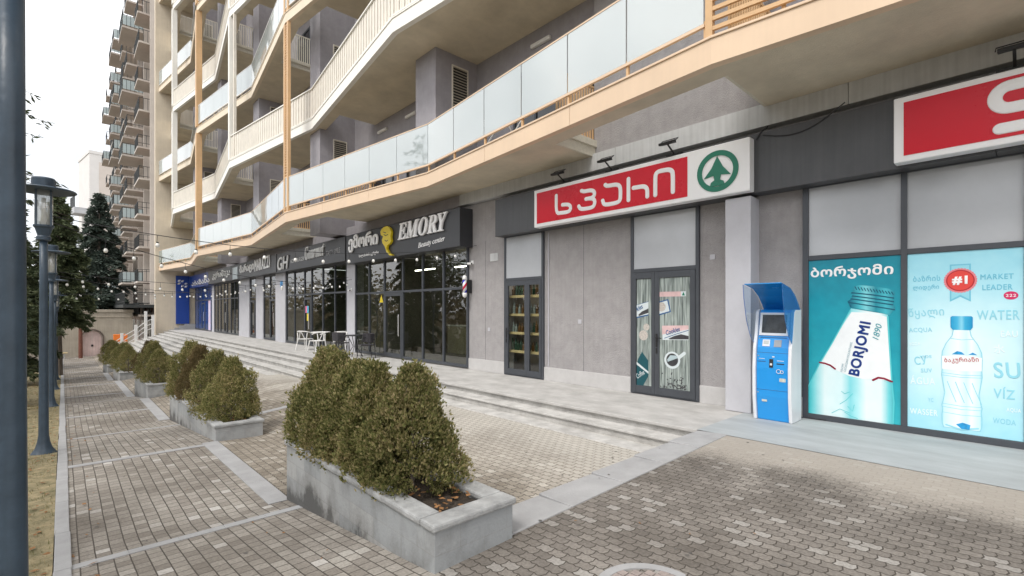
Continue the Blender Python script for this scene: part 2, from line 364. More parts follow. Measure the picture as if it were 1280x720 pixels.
# ------------------------------------------------------------------ mesh helpers
class MB:
    def __init__(s): s.v = []; s.f = []
    def add(s, vs, fs):
        o = len(s.v); s.v += [tuple(p) for p in vs]; s.f += [tuple(i + o for i in f) for f in fs]; return s
    def box(s, x0, x1, y0, y1, z0, z1):
        x0, x1 = sorted((x0, x1)); y0, y1 = sorted((y0, y1)); z0, z1 = sorted((z0, z1))
        return s.add([(x0, y0, z0), (x1, y0, z0), (x1, y1, z0), (x0, y1, z0), (x0, y0, z1), (x1, y0, z1), (x1, y1, z1), (x0, y1, z1)],
              [(0, 3, 2, 1), (4, 5, 6, 7), (0, 1, 5, 4), (1, 2, 6, 5), (2, 3, 7, 6), (3, 0, 4, 7)])
    def hexa(s, b, t):                              # bottom quad (ccw from above) and top quad
        return s.add(list(b) + list(t), [(0, 3, 2, 1), (4, 5, 6, 7), (0, 1, 5, 4), (1, 2, 6, 5), (2, 3, 7, 6), (3, 0, 4, 7)])
    def bar(s, p, q, w, h, up=(0, 0, 1)):           # rectangular bar from p to q
        p, q, up = Vector(p), Vector(q), Vector(up); d = (q - p).normalized()
        a = d.cross(up)
        if a.length < 1e-4: a = d.cross(Vector((1, 0, 0)))
        a.normalize(); b = a.cross(d)
        c = [(-w / 2, -h / 2), (w / 2, -h / 2), (w / 2, h / 2), (-w / 2, h / 2)]
        return s.add([p + a * i + b * j for i, j in c] + [q + a * i + b * j for i, j in c],
              [(0, 1, 2, 3), (7, 6, 5, 4), (0, 4, 5, 1), (1, 5, 6, 2), (2, 6, 7, 3), (3, 7, 4, 0)])
    def tube(s, pts, r, n=8, caps=True):
        pts = [Vector(p) for p in pts]; rs = r if isinstance(r, (list, tuple)) else [r] * len(pts)
        rings = []; a = None
        for i, p in enumerate(pts):
            d = (pts[min(i + 1, len(pts) - 1)] - pts[max(i - 1, 0)])
            d = d.normalized() if d.length > 1e-9 else Vector((0, 0, 1))
            if a is None: a = d.orthogonal().normalized()
            else:
                a = a - d * a.dot(d)
                a = a.normalized() if a.length > 1e-6 else d.orthogonal().normalized()
            b = d.cross(a)
            rings.append([p + (a * math.cos(2 * math.pi * k / n) + b * math.sin(2 * math.pi * k / n)) * rs[i] for k in range(n)])
        vs = [v for rg in rings for v in rg]; fs = []
        for i in range(len(pts) - 1):
            for k in range(n): fs.append((i * n + k, i * n + (k + 1) % n, (i + 1) * n + (k + 1) % n, (i + 1) * n + k))
        if caps: fs += [tuple(reversed(range(n))), tuple((len(pts) - 1) * n + k for k in range(n))]
        return s.add(vs, fs)
    def lathe(s, prof, c=(0, 0, 0), n=20):
        vs = []; fs = []
        for r, z in prof:
            for k in range(n): vs.append((c[0] + r * math.cos(2 * math.pi * k / n), c[1] + r * math.sin(2 * math.pi * k / n), c[2] + z))
        for i in range(len(prof) - 1):
            for k in range(n): fs.append((i * n + k, i * n + (k + 1) % n, (i + 1) * n + (k + 1) % n, (i + 1) * n + k))
        fs += [tuple(reversed(range(n))), tuple((len(prof) - 1) * n + k for k in range(n))]
        return s.add(vs, fs)
    def ball(s, c, rx, ry=None, rz=None, n=10, m=6):
        ry = ry or rx; rz = rz or rx
        vs = []; fs = []
        for i in range(m + 1):
            t = math.pi * i / m; rr = max(math.sin(t), 0.02)
            for k in range(n): vs.append((c[0] + rx * rr * math.cos(2 * math.pi * k / n), c[1] + ry * rr * math.sin(2 * math.pi * k / n), c[2] - rz * math.cos(t)))
        for i in range(m):
            for k in range(n): fs.append((i * n + k, i * n + (k + 1) % n, (i + 1) * n + (k + 1) % n, (i + 1) * n + k))
        return s.add(vs, fs)
    def wall(s, poly, X, d0, d1):                   # polygon of (y, z) on the plane x = X, standing d0..d1 proud of it (towards the street)
        n = len(poly)
        vs = [(X - d1, y, z) for y, z in poly] + [(X - d0, y, z) for y, z in poly]
        fs = [tuple(range(n)), tuple(reversed(range(n, 2 * n)))] + [((i + 1) % n, i, n + i, n + (i + 1) % n) for i in range(n)]
        return s.add(vs, fs)
    def stroke(s, pts, hw, X, d0, d1, caps=6):      # round-ended raised stroke on the plane x = X along (y, z) points
        P = [Vector(pts[0])]
        for p in pts[1:]:
            if (Vector(p) - P[-1]).length > 1e-3: P.append(Vector(p))
        if hw > .03:                                # soften the corners of big letters
            for _ in range(2):
                Q = [P[0]]
                for i in range(1, len(P) - 1):
                    a_, b_ = P[i] + (P[i - 1] - P[i]) * .22, P[i] + (P[i + 1] - P[i]) * .22; Q += [a_, b_]
                P = Q + [P[-1]]
        prof = [(-1, 0), (-.86, .8), (0, 1), (.86, .8), (1, 0)]
        vs = []; fs = []; n = len(prof)
        for i, p in enumerate(P):
            d = (P[min(i + 1, len(P) - 1)] - P[max(i - 1, 0)])
            d = d.normalized() if d.length > 1e-9 else Vector((1, 0)); nrm = Vector((-d.y, d.x))
            vs += [(X - d0 - (d1 - d0) * t, p.x + nrm.x * hw * k, p.y + nrm.y * hw * k) for k, t in prof]
        for i in range(len(P) - 1):
            for k in range(n - 1): fs.append((i * n + k, i * n + k + 1, (i + 1) * n + k + 1, (i + 1) * n + k))
        s.add(vs, fs)
        for c, q in ((P[0], P[1]), (P[-1], P[-2])):  # half-domes on the ends
            a0 = math.atan2(c.y - q.y, c.x - q.x); vs = [(X - d0 - (d1 - d0), c.x, c.y)]; m_ = caps * 2
            for k, t in ((.86, .8), (1, 0)):
                for j in range(m_ + 1):
                    an = a0 - math.pi / 2 + math.pi * j / m_; vs.append((X - d0 - (d1 - d0) * t, c.x + hw * k * math.cos(an), c.y + hw * k * math.sin(an)))
            fs = [(0, 1 + j, 2 + j) for j in range(m_)] + [(1 + j, m_ + 2 + j, m_ + 3 + j, 2 + j) for j in range(m_)]
            s.add(vs, fs)
        return s
    def build(s, name, m, parent=None, bevel=0.0, smooth=False, kind=None, loc=None):
        me = bpy.data.meshes.new(name); me.from_pydata(s.v, [], s.f); me.update()
        me.materials.append(m)
        if smooth:
            for p in me.polygons: p.use_smooth = True
        o = bpy.data.objects.new(name, me); COL.objects.link(o)
        if parent: o.parent = parent
        if loc: o.location = loc
        if bevel:
            b = o.modifiers.new("bevel", 'BEVEL'); b.width = bevel; b.segments = 2; b.limit_method = 'ANGLE'
        if kind: o['kind'] = kind
        return o

def empty(name, label, cat, loc=(0, 0, 0), rz=0.0, group=None):
    o = bpy.data.objects.new(name, None); COL.objects.link(o); o.empty_display_size = 0.2
    o.location = loc; o.rotation_euler = (0, 0, rz)
    return tag(o, label, cat, group)

def tag(o, label, cat, group=None):
    o['label'] = label; o['category'] = cat
    if group: o['group'] = group
    return o

def copy_thing(root, loc, rz=0.0, label=None, scale=None):
    r = root.copy(); COL.objects.link(r); r.location = loc; r.rotation_euler = (0, 0, rz)
    if label: r['label'] = label
    if scale: r.scale = scale
    for ch in list(root.children):
        c = ch.copy(); COL.objects.link(c); c.parent = r
        for g in list(ch.children):
            d = g.copy(); COL.objects.link(d); d.parent = c
    return r

def text_mesh(name, body, m, M, width=None, height=None, extrude=0.0, bold=0.0, shear=0.0, parent=None, space=1.0):
    """lettering as a mesh; M maps local x (reading direction), y (up), z (towards the reader)"""
    cu = bpy.data.curves.new(name, 'FONT'); cu.body = body; cu.shear = shear; cu.space_character = space
    cu.extrude = .05; cu.bevel_depth = bold; cu.bevel_resolution = 0; cu.resolution_u = 4      # bold: the outline is swollen by a bevel
    tmp = bpy.data.objects.new(name, cu); COL.objects.link(tmp)
    bpy.context.view_layer.update()
    me = bpy.data.meshes.new_from_object(tmp)
    bpy.data.objects.remove(tmp)
    xs = [v.co.x for v in me.vertices]; ys = [v.co.y for v in me.vertices]; zs = [v.co.z for v in me.vertices]
    x0, x1, y0, y1, z0, z1 = min(xs), max(xs), min(ys), max(ys), min(zs), max(zs)
    sx = width / (x1 - x0) if width else None
    sy = height / (y1 - y0) if height else None
    sx = sx or sy; sy = sy or sx; sz_ = max(extrude, .0012) / (z1 - z0)
    for v in me.vertices: v.co = Vector(((v.co.x - x0) * sx, (v.co.y - y0) * sy, (v.co.z - z0) * sz_))
    me.transform(M); me.update(); me.name = name
    me.materials.clear(); me.materials.append(m)
    o = bpy.data.objects.new(name, me); COL.objects.link(o)
    if parent: o.parent = parent
    return o

def wall_matrix(y, z, X, angle=0.0):                # on the facade plane: reading direction is -y, reader stands towards -x
    base = Matrix(((0, 0, -1, X), (-1, 0, 0, y), (0, 1, 0, z), (0, 0, 0, 1)))
    return base @ Matrix.Rotation(angle, 4, 'Z')

def wall_text(name, body, m, p, q, cap, X, d=0.004, **kw):
    """lettering from photo point p to q (its base line) on the plane x = X, cap = letter height in photo px at p"""
    (y0, z0), (y1, z1) = on_wall(*p, X), on_wall(*q, X)
    w = math.hypot(y0 - y1, z1 - z0); ang = math.atan2(z1 - z0, y0 - y1)
    depth = F * X / ((p[0] - XV) * CA)
    h = kw.pop('h', cap * depth / F)
    return text_mesh(name, body, m, wall_matrix(y0, z0, X - d, ang), width=w, height=h, **kw)

def sheet(name, xs, ys, zf, m, kind='structure', skirt=0.0):
    vs = [(x, y, zf(x, y)) for y in ys for x in xs]; n = len(xs); fs = []
    for j in range(len(ys) - 1):
        for i in range(n - 1): fs.append((j * n + i, j * n + i + 1, (j + 1) * n + i + 1, (j + 1) * n + i))
    return MB().add(vs, fs).build(name, m, kind=kind)

def rng(a, b, step):
    n = max(1, int(math.ceil((b - a) / step))); return [a + (b - a) * i / n for i in range(n + 1)]

# ------------------------------------------------------------------ ground
SIDE = [(0, 0), (2.64, -.11), (5.44, -.435), (8.76, -.467), (13.3, -.874), (17, -.885), (20.5, -1.296), (26, -1.36), (29.8, -1.734), (33.6, -1.755),
        (38, -2.12), (45, -2.19), (53, -2.21), (300, -2.3)]
PL_R = [(3.05, -.256), (9, -.27), (16.8, -.5), (36, -1.0), (60, -1.05)]
PL_L = [(3.05, -.25), (8.9, -.5), (16, -.78), (25, -1.2), (36, -1.75), (53, -2.1)]
def z_side(y): return lerp_table(SIDE, y)
def z_plaza(x, y):
    a, b = lerp_table(PL_L, y), lerp_table(PL_R, y)
    if x < 2.45:
        t = max(0, (x - 1.8) / 0.65); return z_side(y) * (1 - t) + a * t
    t = min(1, (x - 2.45) / 2.0); return a * (1 - t) + b * t
def z_fore(x, y):
    return -.11 / 2.64 * max(0, y) * max(0, min(1, (6.24 - x) / 4.46))

def z_land(x, y):
    if x > 1.7: return min(z_side(y), -0.7) - 0.25
    return z_side(y) - 0.012 if x < -0.05 else z_side(y) - 0.1
sheet("ground", [-400, -150, -60, -30, -16, -9, -5, -2.5, -1, -.3, -.06, 0.0, 1.6, 1.9, 8, 20, 60, 150, 400],
      [-300, -100, -40, -15, -6, 0, 2.64, 5.44, 8.76, 13.3, 17, 20.5, 26, 29.8, 33.6, 38, 45, 53, 70, 110, 200, 500, 900], z_land, EARTH)
sheet("lawn_ground", [-5, -3, -1.5, -.6, -.056], rng(-8, 48, 0.7), lambda x, y: z_side(y) + 0.015 * math.sin(x * 7 + y * 3) * (x < -.1) + 0.012, LAWN)
sheet("road", [-15, -8.5], rng(-60, 200, 4), lambda x, y: z_side(y) - .1 + .008, ASPHALT)
SY = sorted(set(rng(-8, 53, 0.5) + [a for a, _ in SIDE if -8 < a < 53]))
sheet("sidewalk", [0.05, 0.5, 1.0, 1.5, 1.8], SY, lambda x, y: z_side(y), SIDE_PAV)
PX = rng(1.8, 6.0, 0.3); PY = sorted(set(rng(2.9, 53, 0.5) + [9, 16.8, 36, 8.9, 16, 25]))
sheet("plaza_paving", PX, PY, z_plaza, PLAZA_PAV)
sheet("forecourt_paving", rng(1.8, 6.6, 0.4), [-10, -5, -2, 0, .5, 1, 1.5, 2, 2.3, 2.69], z_fore, FORE_PAV)
# kerb stones along the lawn
kb = MB(); y = -8.0
while y < 52:
    L_ = 1.0; j = random.uniform(-.004, .004)
    z0, z1 = z_side(y), z_side(y + L_ - .008)
    kb.hexa([(-.052 + j, y, z0 - .25), (.052 + j, y, z0 - .25), (.052 + j, y + L_ - .008, z1 - .25), (-.052 + j, y + L_ - .008, z1 - .25)],
            [(-.052 + j, y, z0 + .022), (.052 + j, y, z0 + .022), (.052 + j, y + L_ - .008, z1 + .022), (-.052 + j, y + L_ - .008, z1 + .022)])
    y += L_
kb.build("kerb", KERB, kind='structure', bevel=.006)
# flush concrete bands between the paving bays
bd = MB()
def band_x(x0, x1, y, w, zf):                       # runs across the pavement
    xs = rng(x0, x1, .4)
    for a, b in zip(xs, xs[1:]):
        b2 = b - .002
        bd.hexa([(a, y - w / 2, zf(a, y - w / 2) - .08), (b2, y - w / 2, zf(b2, y - w / 2) - .08), (b2, y + w / 2, zf(b2, y + w / 2) - .08), (a, y + w / 2, zf(a, y + w / 2) - .08)],
                [(a, y - w / 2, zf(a, y - w / 2) + .006), (b2, y - w / 2, zf(b2, y - w / 2) + .006), (b2, y + w / 2, zf(b2, y + w / 2) + .006), (a, y + w / 2, zf(a, y + w / 2) + .006)])
def band_y(x0, x1, ya, yb, zf):
    ys = rng(ya, yb, .45)
    for a, b in zip(ys, ys[1:]):
        b2 = b - .002
        bd.hexa([(x0, a, zf(x0, a) - .08), (x1, a, zf(x1, a) - .08), (x1, b2, zf(x1, b2) - .08), (x0, b2, zf(x0, b2) - .08)],
                [(x0, a, zf(x0, a) + .0075), (x1, a, zf(x1, a) + .0075), (x1, b2, zf(x1, b2) + .0075), (x0, b2, zf(x0, b2) + .0075)])
for yb in (5.05, 8.62, 11.9, 15.1, 18.4, 21.8, 25.2, 28.6, 32, 35.4, 39, 43, 47):
    band_x(.054, 1.78, yb, .12, lambda x, y: z_side(y))
def zmix(x, y): return z_plaza(x, y) if x > 1.8 else z_side(y)
for ya, yb in ((5.44, 8.76), (13.3, 17.0), (20.5, 26), (29.8, 33.6)):
    band_y(1.58, 1.79, ya, yb, lambda x, y: z_side(y))
for yb in (10.75, 18.5, 26.5, 34): band_x(2.46, 5.3, yb, .22, z_plaza)
bd.build("paving_bands", KERB, kind='structure')
# ramped concrete strip that closes the sunken plaza
sm = MB(); xs = rng(2.40, 6.24, .9)
for a, b in zip(xs, xs[1:]):
    b2 = b - .003
    sm.hexa([(a, 2.67, -.6), (b2, 2.67, -.6), (b2, 3.06, -.6), (a, 3.06, -.6)],
            [(a, 2.67, z_fore(a, 2.67) + .012), (b2, 2.67, z_fore(b2, 2.67) + .012), (b2, 3.06, z_fore(a, 2.67) * .95 + .012), (a, 3.06, z_fore(a, 2.67) * .95 + .012)])
sm.build("concrete_strip", STRIPM, kind='structure', bevel=.008)

# ------------------------------------------------------------------ terrace and steps
tm = MB(); ys = rng(3.065, 47.38, 3.1)
for a, b in zip(ys, ys[1:]): tm.box(6.20, 8.30, a, b - .004, -.045, 0)
tm.build("terrace", CONC, kind='structure', bevel=.008)
MB().box(6.25, 8.3, 3.07, 47.36, -1.5, -.047).build("terrace_base", STEPM, kind='structure')
sheet("shop_apron", rng(6.21, 8.3, .4), [-10, -5, 0, 1, 2, 3.067], lambda x, y: .005, CONC_BLUE)
st = MB()
ylast = 47.38
for i in range(1, 9):
    xf, zt = 6.24 - .35 * i, -.125 * i
    ys = rng(3.07, ylast, 3.1)
    for a, b in zip(ys, ys[1:]):
        st.box(xf, xf + .352, a, b - .003, zt - .03, zt - .001 * (i % 2))        # tread with a small nosing
    st.box(xf + .035, xf + .35, 3.075, ylast, zt - 1.0, zt - .032)
st.build("steps", STEPM, kind='structure', bevel=.006)

# manhole at the lower edge of the picture
mh = empty("manhole_cover", "round paved manhole cover set into the dark forecourt pavers", "manhole cover", (2.52, 1.52, z_fore(2.52, 1.52)))
MB().lathe([(.33, -.05), (.33, .006), (.27, .006), (.27, -.05)], n=36).build("ring", KERB, mh)
mm = MB()
for i in range(-4, 5):
    for j in range(-4, 5):
        if math.hypot(i, j) < 4.2: mm.box(i * .06 - .026, i * .06 + .026, j * .06 - .026, j * .06 + .026, -.03, .005)
mm.build("paved_lid", mat("lid_pavers", (0.33, .28, .26), .85, var=.3, scale=9), mh)

# ------------------------------------------------------------------ planters and shrubs
def planter(ya, yb, x0, x1, ztop, label, zn, zf_):
    t = empty("planter", label, "planter", (x0, ya, 0), group="stone planters along the pavement")
    w, d, c = x1 - x0, yb - ya, .055
    zb = min(zn, zf_) - .15
    b = MB(); th = .13
    b.box(0, w, 0, th, zb, ztop - c); b.box(0, w, d - th, d, zb, ztop - c)
    b.box(0, th, th, d - th, zb, ztop - c); b.box(w - th, w, th, d - th, zb, ztop - c)
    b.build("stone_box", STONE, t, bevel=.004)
    k = MB(); o = .022; kw = .17
    n = max(2, int(d / .9)); yy = rng(-o, d + o, (d + 2 * o) / n)
    for s0 in (-o, w + o - kw):
        for a, bb in zip(yy, yy[1:]):
            a2 = a + (kw if a == yy[0] else 0); b2 = bb - (kw if bb == yy[-1] else 0)
            k.box(s0, s0 + kw, a2 + .002, b2 - .002, ztop - c + .001, ztop)
    for s0 in (-o, d + o - kw): k.box(-o, w + o, s0, s0 + kw, ztop - c + .001, ztop)
    k.build("coping", CAPST, t, bevel=.016)
    s = MB(); nx, ny = 6, max(8, int(d / .12)); rr = random.Random(int(ya * 10))
    vs = [(.12 + (w - .24) * i / nx, .12 + (d - .24) * j / ny, ztop - .06 + rr.uniform(-.02, .02)) for j in range(ny + 1) for i in range(nx + 1)]
    fs = [(j * (nx + 1) + i, j * (nx + 1) + i + 1, (j + 1) * (nx + 1) + i + 1, (j + 1) * (nx + 1) + i) for j in range(ny) for i in range(nx)]
    s.add(vs, fs).build("soil", SOIL, t)
    l = MB()
    for _ in range(int(60 * d / 3)):
        x, y = rr.uniform(.14, w - .14), rr.uniform(.14, d - .14); a = rr.uniform(0, 6.3); r = rr.uniform(.012, .03)
        if ztop and rr.random() < .5: y = rr.uniform(.14, .7)
        z = ztop - .035 + rr.uniform(-.005, .012)
        l.add([(x + r * math.cos(a + q), y + r * math.sin(a + q), z + rr.uniform(0, .015)) for q in (0, 1.3, 3.1, 4.5)], [(0, 1, 2, 3)])
    l.build("fallen_leaves", DRYLEAF, t)
    return t
PLANTERS = [  # near y, far y, top
    (2.64, 5.46, .212, "nearest long grey stone planter with dark stains at its foot, holding five dense shrubs"),
    (8.76, 13.2, -.215, "second grey stone planter from the camera, holding two clumps of shrubs"),
    (17.0, 20.4, -.50, "grey stone planter third from the camera, in front of the wide steps"),
    (26.1, 29.6, -1.02, "small far grey stone planter, fourth from the camera"),
    (33.6, 37.6, -1.35, "farthest grey stone planter at the end of the row")]
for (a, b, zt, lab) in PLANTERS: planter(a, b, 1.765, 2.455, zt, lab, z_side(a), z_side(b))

def shrub_mesh(seed, n, rad, h, cone=.55):
    r = random.Random(seed); m = MB()
    lumps = [(r.uniform(0, 6.3), r.uniform(.1, .85), r.uniform(.06, .16)) for _ in range(24)]
    def radius(t, a):                               # outline: rounded base, tapering ragged top
        base = min(1, .74 + t * 2.2) if t < .12 else 1.0
        p = base * max(.05, 1 - cone * max(0, t - .10) ** 1.25 / .87)
        for la, lt, lr in lumps:
            da = math.cos(a - la); p += lr * max(0, da) ** 6 * math.exp(-((t - lt) / .11) ** 2) * 1.3
        return p * rad
    done = 0
    while done < n:                                 # tufts of flat sprays scattered over and inside the outline
        t = r.random() ** .95; a = r.uniform(0, 2 * math.pi)
        q = 1 - abs(r.gauss(0, .10)) + r.uniform(-.02, .10) if r.random() < .82 else r.uniform(.3, 1)
        rr = radius(t, a) * q; tuft = r.randint(12, 26); spread = r.uniform(.02, .036)
        c0 = Vector((rr * math.cos(a), rr * math.sin(a), .0 + t * h + r.uniform(-.04, .05)))
        lean = Vector((math.cos(a), math.sin(a), r.uniform(.3, 1.5) + t * 1.4)).normalized()
        fx = r.uniform(-.5, .5)
        for _ in range(tuft):
            done += 1
            c = c0 + Vector((r.gauss(0, spread), r.gauss(0, spread), r.gauss(0, spread)))
            out = (lean + Vector((r.uniform(-.5, .5), r.uniform(-.5, .5), r.uniform(-.25, .7)))).normalized()
            side = (out.cross(Vector((r.uniform(-1, 1), r.uniform(-1, 1), .4 + fx)))).normalized()
            for k in range(3):
                ang = (k - 1) * r.uniform(.35, .65); d = (out * math.cos(ang) + side * math.sin(ang)).normalized()
                L_ = r.uniform(.018, .042); nrm = d.cross(side); w = (side * math.cos(ang) - out * math.sin(ang)) * L_ * r.uniform(.13, .22) + nrm * r.uniform(-.006, .006)
                m.add([c, c + d * L_ * .45 + w, c + d * L_, c + d * L_ * .5 - w], [(0, 1, 2, 3)])
    return m
def stems_mesh(seed, rad, h):
    r = random.Random(seed); m = MB()
    m.tube([(0, 0, -.08), (.01, 0, h * .5), (0, .01, h * .9)], [.022, .014, .004], 6)
    for _ in range(26):
        a = r.uniform(0, 6.3); z = r.uniform(.02, h * .75); e = rad * r.uniform(.5, .85) * (1 - .5 * z / h)
        m.tube([(0, 0, z), (e * .5 * math.cos(a), e * .5 * math.sin(a), z + .06), (e * math.cos(a + .2), e * math.sin(a + .2), z + .2)], [.007, .005, .002], 4)
    return m
SH = []
for k, (rad, h, n) in enumerate([(.43, .99, 19000), (.36, .98, 16500), (.46, 1.10, 17000), (.49, 1.11, 10000)]):
    fo = shrub_mesh(11 + k, n, rad, h, .93 if k == 0 else .86); SH.append((fo, stems_mesh(31 + k, rad, h)))
protos = {}
def shrub(x, y, z, kind, rz, sc, label, leafm=THUJA):
    key = (kind, leafm.name)
    if key not in protos:
        t = empty("thuja_shrub", label, "shrub", (x, y, z), rz, "clipped evergreen shrubs in the planters")
        SH[kind][0].build("foliage", leafm, t); SH[kind][1].build("stem", BARK, t)
        t.scale = sc; protos[key] = t; return t
    return copy_thing(protos[key], (x, y, z), rz, label, sc)
shrub(2.12, 3.50, .15, 0, .3, (.93, .88, .95), "nearest evergreen shrub, cone shaped, at the bare soil end of the nearest planter")
shrub(2.05, 3.98, .15, 1, 1.2, (1.05, .85, .94), "evergreen shrub second from the camera in the nearest planter")
shrub(2.12, 4.40, .15, 1, 2.4, (1.05, .85, .92), "greyish middle shrub of the five in the nearest planter")
shrub(2.05, 4.80, .15, 1, 4.0, (1.08, .85, .97), "evergreen shrub fourth from the camera in the nearest planter")
shrub(2.10, 5.18, .15, 1, 5.1, (1.12, .9, 1.0), "dark shrub at the far end of the nearest planter")
shrub(2.12, 9.35, -.27, 2, .8, (.80, .84, .92), "round shrub at the front corner of the second planter")
shrub(2.06, 10.15, -.27, 3, 2.0, (.80, .80, .98), "taller shrub behind the front shrub of the second planter")
shrub(2.1, 11.75, -.27, 3, 3.3, (.82, .82, .98), "browned shrub in the far clump of the second planter", THUJA_BROWN)
shrub(2.08, 12.6, -.27, 2, 4.4, (.88, .9, 1.02), "green shrub at the far end of the second planter")
shrub(2.1, 17.55, -.56, 3, 1.1, (.82, .85, .86), "shrub at the near end of the third planter")
shrub(2.08, 18.5, -.56, 3, 2.9, (.9, .9, 1.03), "tallest shrub in the middle of the third planter")
shrub(2.1, 19.7, -.56, 3, 5.0, (.85, .85, 1.0), "brownish shrub at the far end of the third planter", THUJA_BROWN)
shrub(2.1, 26.8, -1.08, 3, .4, (.9, .95, 1.0), "shrub at the near end of the fourth planter")
shrub(2.1, 28.6, -1.08, 3, 2.2, (.95, 1, 1.02), "shrub at the far end of the fourth planter")
shrub(2.1, 34.4, -1.42, 3, 3.6, (.95, 1.1, 1.12), "shrub at the near end of the farthest planter")
shrub(2.1, 36.5, -1.42, 3, 1.9, (.95, 1.1, 1.1), "last shrub at the far end of the farthest planter")

# ------------------------------------------------------------------ apartment block with shops
WX = 8.10                                            # ground floor wall plane
UX = 8.30                                            # upper wall plane
ZB = 4.74                                            # underside of the first balcony
FH = 3.55                                            # storey height
B = empty("apartment_building", "apartment block with zigzag balconies above dark framed shopfronts and grey stucco", "building", (0, 0, 0))
w = MB()
def pier_wall(y0, y1, z0=0.0, z1=4.43, x=WX): MB().box(x, 8.40, y0, y1, z0, z1).build("ground_wall", STUCCO, B)
openings = [(-10, 2.34, 3.46), (3.94, 5.31, 3.46), (7.63, 8.97, 3.46), (10.44, 17.33, 3.72), (18.06, 24.98, 3.72), (26.49, 28.58, 3.72),
            (30.02, 31.2, 3.72), (33.8, 40.3, 3.72), (41.05, 47.2, 3.72)]
prev = None
for i, (a, b, zt) in enumerate(openings):
    if i: pier_wall(openings[i - 1][1], a, .30)
    MB().box(WX + .002, 8.4, a, b, zt, 4.43).build("lintel", STUCCO, B)
for i, (a, b, zt) in enumerate(openings):
    if i: MB().box(WX - .03, 8.38, openings[i - 1][1], a, 0, .30).build("stone_plinth", PLINTH, B, bevel=.006)
pl = MB(); pl.box(7.76, 8.12, 2.97, 3.36, .006, 3.36)
pl.build("pillar", PILLAR, B, bevel=.006)
for x_, a, b in ((8.0, 31.25, 33.4), (8.0, 24.99, 26.45), (8.04, 17.35, 18.04), (8.03, 28.7, 29.98), (8.03, 40.33, 41.0)): MB().box(x_, 8.12, a, b, 0, 3.5).build("pillar", PILLAR, B, bevel=.006)

# dark cladding fascia over the supermarket and the zinc beam above it
fa = MB(); ys = [-10, -6.5, -3.1, .3, 3.0, 9.02]
for a, b in zip(ys, ys[1:]): fa.box(7.80, 8.098, a + .003, b - .003, 3.40, 4.30)
fa.build("charcoal_fascia", CLAD, B, bevel=.004)
be = MB(); ys = [-10, -4, -1.2, 1.75, 5.6, 10.69]
for a, b in zip(ys, ys[1:]): be.box(7.95, 8.28, a + .003, b - .003, 4.44, 4.79)
be.build("zinc_beam", BEAM, B, bevel=.004)
MB().box(7.97, 8.28, 10.7, 47.4, 4.43, 4.735).build("wall_head", STUCCO_UP, B)
gp = MB(); gp.box(8.045, 8.30, 2.88, 6.18, 4.795, 8.25)
gp.build("gable_wall", STUCCO, B)

# shop glazing
def glazing(y0, y1, z1, mull, trans, x=8.04, doors=(), z0=0.03, fw=.06, panel_top=None):
    f = MB(); d0, d1 = x, x + .07
    f.box(d0, d1, y0, y0 + fw, z0, z1); f.box(d0, d1, y1 - fw, y1, z0, z1)
    f.box(d0, d1, y0 + fw, y1 - fw, z1 - fw, z1); f.box(d0, d1, y0 + fw, y1 - fw, z0, z0 + .08)
    for t_ in trans: f.box(d0 + .003, d1 - .003, y0 + fw, y1 - fw, t_ - .035, t_ + .035)
    for m_ in mull: f.box(d0 - .004, d1 - .006, m_ - .032, m_ + .032, z0 + .08, z1 - fw)
    fo = f.build("window_frame", FRAME, B, bevel=.004)
    g = MB(); g.box(x + .035, x + .041, y0 + fw, y1 - fw, z0 + .08, (panel_top if panel_top else z1 - fw))
    g.build("window_pane", SHOPGLASS, fo)
    if panel_top:
        MB().box(x + .033, x + .043, y0 + fw, y1 - fw, panel_top + .035, z1 - fw).build("grey_panel", PANEL, fo)
    for (a, b) in doors:
        dd = MB(); q = .085
        dd.box(x - .014, x + .028, a, a + q, .04, 2.16); dd.box(x - .014, x + .028, b - q, b, .04, 2.16)
        dd.box(x - .014, x + .028, a + q, b - q, 2.06, 2.16); dd.box(x - .014, x + .028, a + q, b - q, .04, .17)
        do = dd.build("door", FRAME, B, bevel=.004)
        h = MB(); h.tube([(x - .05, a + .13, .75), (x - .06, a + .13, .8), (x - .06, a + .13, 1.4), (x - .05, a + .13, 1.45)], .014, 8)
        h.build("handle", SIGNSILVER, do)
    return fo
glazing(10.44, 17.33, 3.36, [11.59, 12.69, 13.87, 15.09, 16.2], [2.2], doors=[(13.9, 15.05)])
glazing(18.06, 24.98, 3.45, [19.18, 20.41, 21.66, 22.52, 23.81], [2.3], doors=[(21.7, 22.5)])
glazing(26.49, 28.58, 3.45, [27.5], [2.32], doors=[(26.58, 27.46)])
glazing(30.02, 31.2, 3.45, [], [2.32], doors=[(30.2, 31.05)])
glazing(33.8, 40.3, 3.45, [34.7, 35.6, 36.6, 37.4, 38.4, 39.3], [2.36], doors=[(36.64, 37.36)])
glazing(41.05, 47.2, 3.40, [42.2, 43.4, 44.6, 45.9], [2.36], doors=[(43.44, 44.56)])
